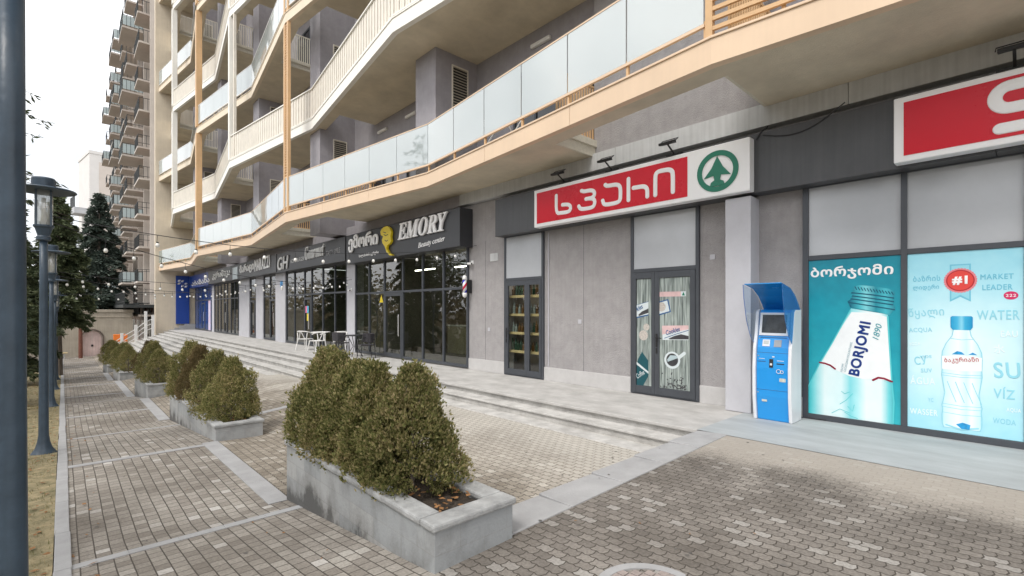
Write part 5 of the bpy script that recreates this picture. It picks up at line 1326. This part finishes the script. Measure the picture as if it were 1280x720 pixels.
def dark_chair(x, y, rz, lab):
    t = empty("wicker_chair", lab, "chair", (x, y, 0), rz, "dark chairs outside the beauty shop")
    q = MB(); q.box(-.23, .23, -.22, .23, .43, .46); q.build("seat", WICK, t, bevel=.012)
    q = MB(); n = 9; pts = [(.27 * math.sin(R(-100 + 200 * i / n)), -.24 * math.cos(R(-100 + 200 * i / n))) for i in range(n + 1)]
    for (a, b), (c, d) in zip(pts, pts[1:]): q.hexa([(a, b, .52), (c, d, .52), (c * .93, d * .93, .52), (a * .93, b * .93, .52)], [(a * 1.06, b * 1.1, .82), (c * 1.06, d * 1.1, .82), (c, d * 1.04, .82), (a, b * 1.04, .82)])
    q.build("backrest", WICK, t)
    for sx_, sy_ in ((-1, -1), (1, -1), (-1, 1), (1, 1)):
        q = MB(); q.tube([(sx_ * .23, sy_ * .24, 0), (sx_ * .23, sy_ * .21, .45), (sx_ * .245, sy_ * .20, .64 if sy_ > 0 else .80)], .012, 7); q.build("leg", BLACK, t)
    q = MB()
    for sx_ in (-1, 1): q.tube([(sx_ * .245, .2, .64), (sx_ * .255, 0, .67), (sx_ * .26, -.2, .68)], .014, 7)
    q.build("armrest", BLACK, t)
white_chair(7.15, 19.9, R(-60), "white chair with an open bow back, left of the white table")
white_chair(7.05, 18.4, R(105), "white chair nearest the steps, right of the white table")
white_chair(7.75, 18.0, R(150), "white chair close to the cafe glass, behind the white table")
def table(x, y, m, nm, lab, r_, legs):
    t = empty(nm, lab, "table", (x, y, 0)); MB().lathe([(r_ - .01, .715), (r_, .72), (r_, .74), (r_ - .01, .745)], n=28).build("tabletop", m, t)
    if legs:
        for k in range(4):
            a = R(45 + 90 * k); q = MB(); q.tube([(.28 * math.cos(a), .28 * math.sin(a), 0), (.06 * math.cos(a), .06 * math.sin(a), .36), (.24 * math.cos(a), .24 * math.sin(a), .715)], .012, 7); q.build("leg", BLACK, t)
    else:
        q = MB(); q.lathe([(.22, 0), (.22, .015), (.03, .04), (.028, .714)], n=18); q.build("pedestal", BLACK, t)
table(7.45, 19.1, OFFWHITE, "white_table", "round white table on a black pedestal outside the cafe", .36, False)
table(7.35, 15.85, BLACK, "black_table", "round black table between the two dark wicker chairs", .34, True)
dark_chair(7.15, 16.6, R(-80), "dark wicker chair left of the black table")
dark_chair(7.4, 15.1, R(80), "dark wicker chair right of the black table")

# ------------------------------------------------------------------ street lamps
def lamp(y, lab, x=-.21, proto=None):
    z = z_side(y)
    if proto: return copy_thing(proto, (x, y, z), 0, lab)
    t = empty("street_lamp", lab, "street lamp", (x, y, z), group="blue grey street lamps along the lawn")
    q = MB(); q.lathe([(.16, -.1), (.16, .012), (.145, .03), (.10, .10), (.075, .19), (.060, .30), (.054, 1.2), (.049, 2.6), (.047, 3.28)], n=24); q.build("post", BLUE_POST, t, smooth=True)
    q = MB(); q.lathe([(.055, 3.26), (.085, 3.275), (.085, 3.32), (.07, 3.34), (.10, 3.45), (.12, 3.475), (.12, 3.50)], n=20); q.build("collar", BLUE_POST, t)
    q = MB(); q.lathe([(.105, 3.50), (.105, 4.03)], n=20); q.build("glass_cylinder", LAMPGLASS, t, smooth=True)
    q = MB(); q.lathe([(.03, 3.5), (.035, 3.62), (.026, 3.64), (.026, 3.9), (.02, 3.92)], n=12); q.build("bulb", BULB, t)
    q = MB()
    for k in range(4): a = R(45 + 90 * k); q.bar((.118 * math.cos(a), .118 * math.sin(a), 3.48), (.118 * math.cos(a), .118 * math.sin(a), 4.06), .022, .022)
    q.build("cage_bar", BLUE_POST, t)
    q = MB(); q.lathe([(.10, 4.03), (.375, 4.02), (.385, 4.03), (.375, 4.045), (.15, 4.085), (.14, 4.09), (.14, 4.20), (.125, 4.22)], n=40); q.build("disc_shade", BLUE_POST, t)
    return t
L0 = lamp(3.15, "nearest street lamp, its thick blue grey post filling the left edge", x=-.172)
lamp(10.3, "second street lamp, with its flared foot and round disc hood fully in view", proto=L0)
lamp(17.4, "third street lamp, half hidden behind the second post", proto=L0)
lamp(24.6, "fourth street lamp, small, its head among the dark conifers", proto=L0)
lamp(31.8, "farthest small street lamp beside the tree in the pavement", proto=L0)

# ------------------------------------------------------------------ festoon lights
def festoon(p, q, sag, step, lab, first=.6):
    t = empty("festoon_lights", lab, "string lights", (0, 0, 0), group="strings of white bulbs between the lamps and the facade")
    p, q = Vector(p), Vector(q); L_ = (q - p).length; n = 40
    f = lambda u: p.lerp(q, u) - Vector((0, 0, 4 * sag * u * (1 - u)))
    w = MB(); w.tube([f(i / n) for i in range(n + 1)], .0065, 6); w.build("cable", WIRE, t)
    d = first; rr = random.Random(int(L_ * 100))
    while d < L_ - .15:
        c = f(d / L_); b = MB(); dr = rr.uniform(.11, .15)
        s = MB(); s.tube([c, c - Vector((rr.uniform(-.01, .01), 0, dr))], .004, 5); s.lathe([(.016, -dr - .05), (.019, -dr)], c, 8); s.build("socket", BLACK, t)
        b.lathe([(.010, -.112), (.024, -.104), (.032, -.083), (.030, -.062), (.017, -.038), (.014, -.03)], c - Vector((0, 0, dr - .02)), 10); b.build("bulb", BULB, t, smooth=True)
        d += step * rr.uniform(.93, 1.07)
zt = lambda y: z_side(y) + 3.55
festoon((-.2, 10.3, 3.06), (8.0, 10.0, 3.30), .38, .56, "nearest string of bulbs, crossing in front of the beauty shop sign", 1.4)
festoon((-.2, 17.4, zt(17.4)), (8.0, 17.8, 2.85), .34, .56, "string of bulbs from the third lamp to the pillar beside the cafe")
festoon((-.2, 24.6, zt(24.6)), (7.9, 25.4, 3.0), .25, .62, "string of bulbs from the fourth lamp to the pillar left of the cafe")
festoon((-.2, 10.3, 2.98), (8.0, 17.5, 2.75), .45, .6, "slanting string of bulbs from the second lamp down towards the cafe", 1.0)
festoon((-.2, 17.4, zt(17.4) - .1), (8.0, 32.0, 2.9), .35, .7, "slanting string of bulbs from the third lamp to the tile shop")

# ------------------------------------------------------------------ lawn
g = MB(); r_ = random.Random(2)
for _ in range(9000):
    y = 2.5 + 30 * r_.random() ** 1.7; x = -.058 - 1.5 * r_.random()
    if r_.random() < .5 and x < -.9: continue
    z = z_side(y); a = r_.uniform(0, 6.28); h = r_.uniform(.02, .06); w_ = r_.uniform(.002, .004) * (1 + y / 15); l = r_.uniform(.01, .04)
    ca, sa = math.cos(a), math.sin(a)
    g.add([(x - w_ * sa, y + w_ * ca, z), (x + w_ * sa, y - w_ * ca, z), (x + l * ca, y + l * sa, z + h)], [(0, 1, 2)])
g.build("grass", GRASS, kind='stuff')
l = MB()
for _ in range(900):
    y = 2.5 + 28 * r_.random() ** 1.5; x = -.06 - 1.3 * r_.random() if r_.random() < .93 else r_.uniform(.05, .3); z = z_side(y) + (r_.uniform(.01, .035) if x < 0 else .012); a = r_.uniform(0, 6.28); s = r_.uniform(.012, .035)
    l.add([(x + s * math.cos(a + k) * (1 if i % 2 else .6), y + s * math.sin(a + k) * (1 if i % 2 else .6), z + r_.uniform(0, .012)) for i, k in enumerate((0, 1.5, 3.0, 4.6))], [(0, 1, 2, 3)])
l.build("dry_leaves", DRYLEAF, kind='stuff')

# ------------------------------------------------------------------ trees
def conifer_parts(seed, h, rad, z0, n_br, dens, droop=.25, sparse=1.0, top=1.0, leaf=.13):
    r = random.Random(seed); tr = MB(); fo = MB()
    tr.tube([(0, 0, -.2), (r.uniform(-.05, .05), r.uniform(-.05, .05), h * .4), (r.uniform(-.08, .08), r.uniform(-.08, .08), h)], [h * .017 + .03, h * .011 + .02, .012], 9)
    for i in range(n_br):
        t = (i + r.random()) / n_br; z = z0 + (h - z0) * t ** .92
        R_ = rad * (1 - t) ** .8 * r.uniform(.6, 1.12) * min(1, .55 + 2.5 * t) + .12
        a = r.uniform(0, 6.283); d = Vector((math.cos(a), math.sin(a), 0)); side = Vector((-d.y, d.x, 0))
        pts = [Vector((0, 0, z)), d * R_ * .5 + Vector((0, 0, z + R_ * .06)), d * R_ + Vector((0, 0, z - droop * R_))]
        tr.tube(pts, [.012 + .012 * R_, .009 + .006 * R_, .004], 4, caps=False)
        for k in range(int(dens * R_ * sparse) + 3):
            u = r.random() ** .7; c = pts[0].lerp(pts[1], u * 2) if u < .5 else pts[1].lerp(pts[2], u * 2 - 1)
            c = c + side * r.uniform(-.28, .28) * R_ * (1 - u * .55) + Vector((0, 0, r.uniform(-.10, .05)))
            for q in range(3):
                v = (d * r.uniform(.2, 1) + side * r.uniform(-.9, .9) + Vector((0, 0, r.uniform(-.75, .25)))).normalized()
                L_ = leaf * r.uniform(.6, 1.5); wv = v.cross(Vector((r.uniform(-1, 1), r.uniform(-1, 1), r.uniform(-1, 1)))).normalized() * L_ * .15
                fo.add([c, c + v * L_ * .5 + wv, c + v * L_, c + v * L_ * .5 - wv], [(0, 1, 2, 3)])
    return tr, fo
def conifer(name, lab, x, y, seed, h, rad, z0, n_br, dens, m, **kw):
    t = empty(name, lab, "tree", (x, y, z_side(y))); a, b = conifer_parts(seed, h, rad, z0, n_br, dens, **kw)
    a.build("trunk", BARK, t); b.build("crown", m, t); return t
conifer("pine_tree", "dark conifer with a bare pale trunk standing at the pavement edge", -.15, 35.2, 1, 9.6, 1.75, 2.6, 190, 75, CONIFER, droop=.3, leaf=.2)
conifer("cypress_tree", "big dark conifer on the lawn, right behind the second street lamp", -2.2, 30.0, 2, 9.8, 2.5, .8, 210, 70, CONIFER, droop=.3, leaf=.2)
conifer("cypress_tree", "dark conifer on the lawn half hidden by the nearest lamp post", -1.95, 20.5, 3, 6.6, 1.75, 1.0, 170, 75, CONIFER, droop=.3, leaf=.16)
conifer("conifer", "tall sparse conifer whose branch tips show above the second lamp", -2.05, 19.0, 4, 11.5, 2.9, 5.2, 40, 16, CONIFER, droop=.1, leaf=.15)
conifer("cypress_tree", "dark conifer far back on the lawn beside the garage", -2.6, 43, 6, 9.5, 2.8, 1.2, 150, 34, CONIFER, droop=.3, leaf=.24)
conifer("spruce_tree", "tall pointed blue green spruce rising behind the garage roof", 2.65, 63.0, 5, 15.4, 3.3, 2.0, 260, 42, SPRUCE, droop=.28, leaf=.3)
# trees across the street: they only show as reflections in the glass
def broad_tree(seed, h, rad, n):
    r = random.Random(seed); tr = MB(); fo = MB()
    tr.tube([(0, 0, -.3), (.1, 0, h * .3), (0, .1, h * .55)], [.22, .17, .10], 8)
    tips = []
    for i in range(22):
        a = r.uniform(0, 6.28); z = h * r.uniform(.28, .55); e = rad * r.uniform(.5, 1); zt_ = h * r.uniform(.5, 1)
        p2 = Vector((e * math.cos(a), e * math.sin(a), zt_)); tr.tube([(0, 0, z), (e * .5 * math.cos(a), e * .5 * math.sin(a), (z + zt_) / 2 + .2), p2], [.07, .045, .015], 5, caps=False); tips.append(p2)
        tips.append(Vector((e * .6 * math.cos(a), e * .6 * math.sin(a), (z + zt_) / 2 + .4)))
    for i in range(n):
        c = r.choice(tips) + Vector((r.gauss(0, .55), r.gauss(0, .55), r.gauss(0, .5))); v = Vector((r.uniform(-1, 1), r.uniform(-1, 1), r.uniform(-1, 1))).normalized()
        w_ = v.orthogonal().normalized() * .06; L_ = r.uniform(.12, .25); fo.add([c, c + v * L_ * .5 + w_, c + v * L_, c + v * L_ * .5 - w_], [(0, 1, 2, 3)])
    return tr, fo
for i, (x, y, h, rad, m_, nn) in enumerate([(-5.8, 9, 8.5, 3.0, CONIFER, 1800), (-6.6, 15.5, 10, 3.4, BARE, 2600), (-7.2, 23, 9, 3.2, BARE, 3600), (-5.5, 3, 9, 2.8, BARE, 2400), (-6.8, -5, 8, 3.0, BARE, 3000), (-7, 33, 10, 3.4, CONIFER, 3800)]):
    t = empty("street_tree", ["leafy brown tree", "dark green tree"][m_ is CONIFER] + " across the lawn, " + ["seen reflected in the beauty shop glass", "reflected in the cafe glass", "reflected in the tile shop glass", "reflected in the supermarket doors", "opposite the blue posters", "opposite the blue corner shop"][i], "tree", (x, y, z_side(y)))
    a, b = broad_tree(50 + i, h, rad, nn); a.build("trunk", BARK, t); b.build("crown", m_, t)

bt = MB(); r_ = random.Random(77)
for _ in range(24000):
    y = r_.uniform(-25, 260); x = -17 - 14 * r_.random(); top = 7.0 + 2.5 * math.sin(y * .5) + 2 * math.sin(y * 1.3 + 1) + 1.5 * math.sin(x)
    z = z_side(y) + top * r_.random() ** .8; v = Vector((r_.uniform(-1, 1), r_.uniform(-1, 1), r_.uniform(-1, 1))).normalized(); w_ = v.orthogonal().normalized() * .22; L_ = r_.uniform(.4, .9); c = Vector((x, y, z))
    bt.add([c, c + v * L_ * .5 + w_, c + v * L_, c + v * L_ * .5 - w_], [(0, 1, 2, 3)])
bt.build("woodland", BARE, kind='stuff')

# ------------------------------------------------------------------ far buildings
PINKW = mat("tower_render", (.47, .39, .355), .9, var=.12, scale=.6, streak=.1); TFIN = mat("tower_fin", (.56, .51, .46), .9, var=.1, scale=.8, streak=.08); BRICKR = mat("tower_red_panel", (.33, .13, .085), .85, var=.15, scale=1.5)
TGL = mat("tower_window", (.05, .06, .07), .12, var=.3, scale=1); TRAIL = mat("tower_rail", (.035, .04, .042), .5, var=.2, scale=2); TPANEL = mat("tower_balcony_glass", (.42, .5, .51), .3, var=.15, scale=1)
T = empty("balcony_tower", "tall pinkish apartment tower with rows of small slab balconies", "building", (6.3, 52, -2.2))
TH, TF = 36, 2.95
MB().box(0, 12, 0, 37, 0, TH).build("wall", PINKW, T); MB().box(-.5, 12.3, -.3, 37.3, TH, TH + .4).build("roof", TFIN, T)
for i in range(9): MB().box(-.75, -.001, i * 4.6 - .1, i * 4.6 + .12, 4.26, TH - .4 - (i % 3) * 1.2).build("wall_fin", TFIN, T)
r_ = random.Random(9)
wp = wq = None
for b in range(8):
    for f_ in range(12):
        z = f_ * TF + .5; y = b * 4.6 + .5
        if f_ > 0 and r_.random() < .8:
            if not wq: wq = MB().box(-.02, -.001, 0, 1.0, .1, 2.6).build("red_panel", BRICKR, T, loc=(0, y, z))
            else:
                o = wq.copy(); COL.objects.link(o); o.location = (0, y, z)
        if not wp:
            wp = MB().box(-.05, -.001, 1.1, 2.1, .1, 2.2).box(-.05, -.001, 2.5, 3.7, .9, 2.2).build("window", TGL, T, loc=(0, y, z))
        else:
            o = wp.copy(); COL.objects.link(o); o.location = (0, y, z)
def balcony(w_, d_, style):
    s = MB(); s.box(-d_, -.002, 0, w_, -.16, 0); s2 = MB()
    for yy in (0, w_): s2.bar((-d_ + .03, yy, 1.0), (-.02, yy, 1.0), .04, .04)
    s2.bar((-d_ + .03, 0, 1.0), (-d_ + .03, w_, 1.0), .04, .04)
    k = 0
    while k <= w_: s2.bar((-d_ + .03, k, 0), (-d_ + .03, k, 1.0), .03, .03); k += .45 if style else .22
    k = -d_ + .03
    while k < 0:
        s2.bar((k, .0, 0), (k, .0, 1.0), .03, .03); k += .3
    s3 = MB()
    if style: s3.box(-d_ + .04, -d_ + .05, .04, w_ - .04, .1, .95); s3.box(-d_ + .06, -.1, -.01, 0.0, .1, .95)
    return s, s2, s3
proto_b = {}
for b in range(8):
    for f_ in range(1, 12):
        st_i = (b + f_ * 3 + (f_ * b) % 2) % 3; wide = 3.9 if (b + f_) % 2 else 2.6; z = f_ * TF + .45; y = b * 4.6 + .3 + (.9 if wide < 3 else 0)
        key = (st_i, wide)
        if key not in proto_b:
            s, s2, s3 = balcony(wide, (1.5, 2.3, 1.9)[st_i], st_i == 1)
            o = s.build("balcony", TFIN, T, loc=(0, y, z)); s2.build("railing", TRAIL, o)
            if s3.v: s3.build("railing_panel", TPANEL, o)
            proto_b[key] = o
        else:
            o = proto_b[key].copy(); COL.objects.link(o); o.parent = T; o.location = (0, y, z)
            for ch in list(proto_b[key].children):
                c = ch.copy(); COL.objects.link(c); c.parent = o
# ground floor of the tower: dark terrace with a railing
q = MB(); q.box(-2.6, -.01, -.5, 37, 4.0, 4.25); q.build("canopy", TRAIL, T)
q = MB()
k = -.4
while k < 36: q.bar((-2.5, k, 4.25), (-2.5, k, 5.3), .04, .04); k += .35
q.bar((-2.5, -.4, 5.3), (-2.5, 36, 5.3), .06, .06); q.bar((-2.5, -.4, 4.5), (-2.5, 36, 4.5), .04, .04); q.bar((-2.5, -.4, 5.3), (-.1, -.4, 5.3), .05, .05); q.build("terrace_rail", TRAIL, T)
pw = empty("pale_tower_block", "far pale tower block with a plain end wall above the conifers", "building", (5.35, 172, -2.3), R(8))
PALEW = mat("pale_render", (.66, .64, .62), .9, var=.05, scale=.3); q = MB(); q.box(0, 26, .3, 14, 0, 46.0); q.build("wall", PALEW, pw)
MB().box(-.15, 26.1, .2, 14.1, 46.0, 46.8).build("parapet", PALEW, pw); MB().box(2, 25, .24, .29, 3, 44).build("tinted_panel", mat("pale_beige_panel", (.58, .52, .47), .9, var=.06, scale=.4), pw)
MB().box(-2.6, -.01, 3.2, 9, 30.0, 31.6).build("balcony", mat("pale_grey_balcony", (.45, .46, .48), .8, var=.1, scale=.6), pw)
q = MB()
for k in range(7): q.bar((-2.5, 3.2 + k * .95, 31.6), (-2.5, 3.2 + k * .95, 34.5), .12, .12)
q.bar((-2.5, 3.2, 34.5), (-2.5, 9, 34.5), .14, .14); q.build("railing", TRAIL, pw)

# low building with an arched door at the end of the pavement
GW = mat("garage_render", (.40, .36, .30), .92, var=.16, scale=1.1, bump=.4, bscale=30, streak=.12)
gz = z_side(53)
G = empty("garage", "low beige rendered garage with an arched pale double door", "building", (0, 53, gz))
ax, aw, ah = 1.80, .62, 1.50                         # arched opening: centre, half width, spring height
pts = [(-3.5, 0), (ax - aw, 0), (ax - aw, ah)] + [(ax + aw * math.cos(R(180 - k * 18)), ah + .62 * math.sin(R(180 - k * 18))) for k in range(1, 10)] + [(ax + aw, ah), (ax + aw, 0), (4.45, 0), (4.45, 3.62), (-3.5, 3.62)]
q = MB(); n = len(pts); q.add([(x, 0, z) for x, z in pts] + [(x, .3, z) for x, z in pts], [tuple(range(n)), tuple(reversed(range(n, 2 * n)))] + [((i + 1) % n, i, n + i, n + (i + 1) % n) for i in range(n)])
q.build("front_wall", GW, G)
MB().box(-3.5, 4.45, .302, 8, 3.2, 3.6).build("roof", GW, G); MB().box(4.15, 4.44, .302, 8, 0, 3.2).build("side_wall", GW, G)
q = MB(); q.box(-3.55, 4.52, -.07, .36, 3.622, 3.85); q.box(-3.5, 4.48, -.04, -.002, 3.18, 3.26); q.build("cornice", GW, G, bevel=.02)
DOORP = mat("garage_door_paint", (.60, .47, .45), .7, var=.14, scale=2.5, streak=.15)
for s_ in (-1, 1):
    pts = [(.006, 0), (aw - .02, 0), (aw - .02, ah)] + [((aw - .02) * math.cos(R(k * 15)), ah + .60 * math.sin(R(k * 15))) for k in range(1, 6)] + [(.006, ah + .60)]
    q = MB(); n = len(pts); q.add([(ax + s_ * x, .12, z) for x, z in pts] + [(ax + s_ * x, .17, z) for x, z in pts], [tuple(range(n)), tuple(reversed(range(n, 2 * n)))] + [((i + 1) % n, i, n + i, n + (i + 1) % n) for i in range(n)])
    d = q.build("door", DOORP, G)
    q = MB(); q.box(ax + s_ * .1, ax + s_ * .5, .105, .119, .35, .40); q.box(ax + s_ * .1, ax + s_ * .5, .105, .119, 1.25, 1.30); q.build("hinge_band", DOORP, d)
q = MB(); q.box(ax - .06, ax + .08, .09, .119, .78, .95); q.build("lock", BLACK, G)
ar = MB(); ap = [(ax - aw - .08, 0)] + [(ax + (aw + .08) * math.cos(R(180 - k * 15)), ah + .70 * math.sin(R(180 - k * 15))) for k in range(13)] + [(ax + aw + .08, 0)]
ar.tube([(x, -.03, z) for x, z in ap], .05, 6); ar.build("door_arch", mat("dark_mortar", (.12, .09, .08), .9, var=.3, scale=4), G)
pl_ = empty("utility_pole", "thin pole with a rusty foot and a white upper half, beside the arched door", "pole", (1.05, 51.2, z_side(51)))
MB().lathe([(.13, -.2), (.11, 3.6)], n=12).build("rusty_foot", RUST, pl_); MB().lathe([(.09, 3.6), (.07, 7.6)], n=12).build("white_shaft", OFFWHITE, pl_)
ob = empty("orange_cabinet", "small bright orange box on legs behind the farthest shrubs", "box", (3.25, 47.5, z_plaza(3.25, 47.5)))
MB().box(-.42, .42, -.15, .15, .55, 1.35).build("box_body", mat("orange_paint", (.85, .22, .03), .5, var=.05, scale=4), ob, bevel=.02); MB().box(-.36, .36, -.162, -.151, .62, .80).build("label_plate", OFFWHITE, ob)
for x in (-.34, .34): MB().box(x - .03, x + .03, -.03, .03, -.05, .548).build("leg", GREYWOOD, ob)
# white stair railing at the far end of the steps
rl = empty("stair_railing", "white metal stair railing with square posts at the far end of the steps", "railing", (0, 0, 0))
for x, z in ((3.3, -1.9), (4.15, -1.3), (4.75, -.75), (5.2, -.55)):
    MB().box(x - .09, x + .09, 46.9, 47.08, z - .3, z + 1.75 + (.5 if x in (4.75,) else 0)).build("post", OFFWHITE, rl, bevel=.01)
q = MB()
for dz in (1.45, 1.1, .75): q.bar((3.3, 46.98, -1.9 + dz), (4.15, 46.98, -1.3 + dz), .05, .05); q.bar((4.15, 46.98, -1.3 + dz), (4.75, 46.98, -.75 + dz), .05, .05); q.bar((4.75, 46.98, -.75 + dz), (5.2, 46.98, -.55 + dz), .05, .05)
q.bar((2.6, 46.98, -1.5 + .45), (3.3, 46.98, -1.9 + 1.45), .05, .05); q.build("handrail", OFFWHITE, rl)
# parked car beyond the railing
# bench beside the garage
bn = empty("bench", "low grey bench in front of the garage wall", "bench", (-.6, 51.5, z_side(51)))
MB().box(-.9, .9, -.2, .2, .42, .48).build("seat", TAN, bn, bevel=.01)
for x in (-.7, .7): MB().box(x - .05, x + .05, -.18, .18, -.05, .419).build("leg", KERB, bn)

# ------------------------------------------------------------------ things on the balconies
def pot_plant(x, y, z, s, seed, lab):
    t = empty("potted_plant", lab, "plant", (x, y, z), group="plants on the first floor balcony")
    MB().lathe([(.10, 0), (.14, .24), (.15, .25), (.13, .26)], n=14).build("pot", mat("terracotta", (.30, .13, .08), .8, var=.15, scale=6), t)
    r = random.Random(seed); q = MB()
    for _ in range(260):
        a, b = r.uniform(0, 6.28), r.uniform(-.3, 1.4); c = Vector((0, 0, .45)) + Vector((math.cos(a) * math.cos(b), math.sin(a) * math.cos(b), math.sin(b))) * r.uniform(.1, .42) * s
        v = Vector((r.uniform(-1, 1), r.uniform(-1, 1), r.uniform(-.5, 1))).normalized(); w_ = v.orthogonal().normalized() * .022; L_ = r.uniform(.08, .16)
        q.add([c, c + v * L_ * .5 + w_, c + v * L_, c + v * L_ * .5 - w_], [(0, 1, 2, 3)])
    q.build("leaves", POTLEAF, t)
zf = ZB + .281
pot_plant(6.2, 46.4, zf, 1.6, 1, "bushy plant at the far end of the first floor balcony"); pot_plant(6.5, 44.2, zf, 1.5, 2, "plant on the balcony close to the blue corner shop")
pot_plant(6.6, 31.0, zf, 1.5, 3, "plant right of the ochre post on the first balcony"); pot_plant(7.2, 26.9, zf + .4, 1.7, 4, "tall leafy plant on the balcony beside the loggia pier")
lt = empty("folding_drying_rack", "white drying rack behind the frosted balcony glass", "drying rack", (7.3, 8.3, zf))
q = MB()
for k in range(8): q.bar((-.25 + k * .07, -.5, .9), (-.25 + k * .07, .5, .9), .012, .012)
q.build("rails", WHITE, lt); q = MB()
for sgn in (-1, 1): q.bar((-.3, sgn * .45, 0), (.3, sgn * .45, .9), .02, .02); q.bar((.3, sgn * .45, 0), (-.3, sgn * .45, .9), .02, .02)
q.build("legs", WHITE, lt)

# ------------------------------------------------------------------ wear and small fittings
sk = MB(); sk.box(onface(.60) - .003, onface(.60) + .002, .08, .16, .575, .625); sk.build("service_sticker", mat("sticker_paper", (.55, .56, .5), .6, var=.2, scale=30), ki)
sk = MB(); sk.box(onface(.30) - .003, onface(.30) + .002, .33, .40, .27, .30); sk.build("service_sticker", mat("sticker_paper", (.55, .56, .5), .6, var=.2, scale=30), ki)
for z in (.40, .93, 1.18):
    h = MB(); h.tube([(onface(z) + .012, .448, z), (onface(z) - .006, .448, z)], .009, 10); h.build("lock", mat("pale_metal", (.5, .52, .52), .3, metal=.6), ki)
cb = MB(); cb.tube([(.46, .30, .05), (.55, .25, .012), (.62, .0, .010), (.64, -.25, .012), (.655, -.28, .03)], .008, 6); cb.build("power_cable", WIRE, ki)
# conduit, vents and screw plates on the stucco
cn = MB(); cn.tube([(8.085, 7.50, .32), (8.085, 7.50, 3.36)], .011, 8); cn.build("conduit", PILLAR, B)
for y, z in ((6.6, 1.35), (9.6, 1.1), (3.72, 2.5)):
    MB().box(8.088, 8.10, y - .045, y + .045, z - .045, z + .045).build("junction_box", PILLAR, B, bevel=.004)
MB().box(8.085, 8.10, 9.25, 9.55, 2.85, 3.05).build("vent_grille", BEAM, B, bevel=.004)
for y in (6.5, 9.75):                                # movement joints in the render
    MB().box(8.0985, 8.1015, y - .004, y + .004, .301, 3.40).build("joint", FRAME, B)
# litter and chewing gum on the paving
g_ = MB(); r_ = random.Random(41)
for _ in range(240):
    x, y = r_.uniform(.2, 6.1), r_.uniform(.3, 16)
    if 1.5 < x < 2.6 and y > 2.5: continue
    if x > 5.4 and y > 2.9: continue
    z = (z_side(y) if x < 1.8 else (z_fore(x, y) if y < 2.6 else z_plaza(x, y))) + .004
    if 2.55 < y < 3.2 and x > 1.8: z = z_fore(x, 2.67) + .017
    s = r_.uniform(.007, .02); a = r_.uniform(0, 6)
    g_.add([(x + s * math.cos(a + k * 1.05) * r_.uniform(.7, 1.2), y + s * math.sin(a + k * 1.05) * r_.uniform(.7, 1.2), z) for k in range(6)], [tuple(range(6))])
g_.build("gum_spots", mat("gum_dark", (.13, .12, .11), .9, var=.5, scale=4), kind='stuff')
l = MB()
for _ in range(90):
    x, y = r_.uniform(.15, 4.8), r_.uniform(.3, 14)
    if 1.6 < x < 2.6 and y > 2.5: continue
    z = (z_side(y) if x < 1.8 else (z_fore(x, y) if y < 2.6 else z_plaza(x, y))) + .008
    if 2.55 < y < 3.2 and x > 1.8: z += .02
    a = r_.uniform(0, 6.28); s = r_.uniform(.008, .02)
    l.add([(x + s * math.cos(a + k) * (1 if i % 2 else .5), y + s * math.sin(a + k) * (1 if i % 2 else .5), z + r_.uniform(0, .008)) for i, k in enumerate((0, 1.5, 3.0, 4.6))], [(0, 1, 2, 3)])
l.build("leaf_litter", DRYLEAF, kind='stuff')
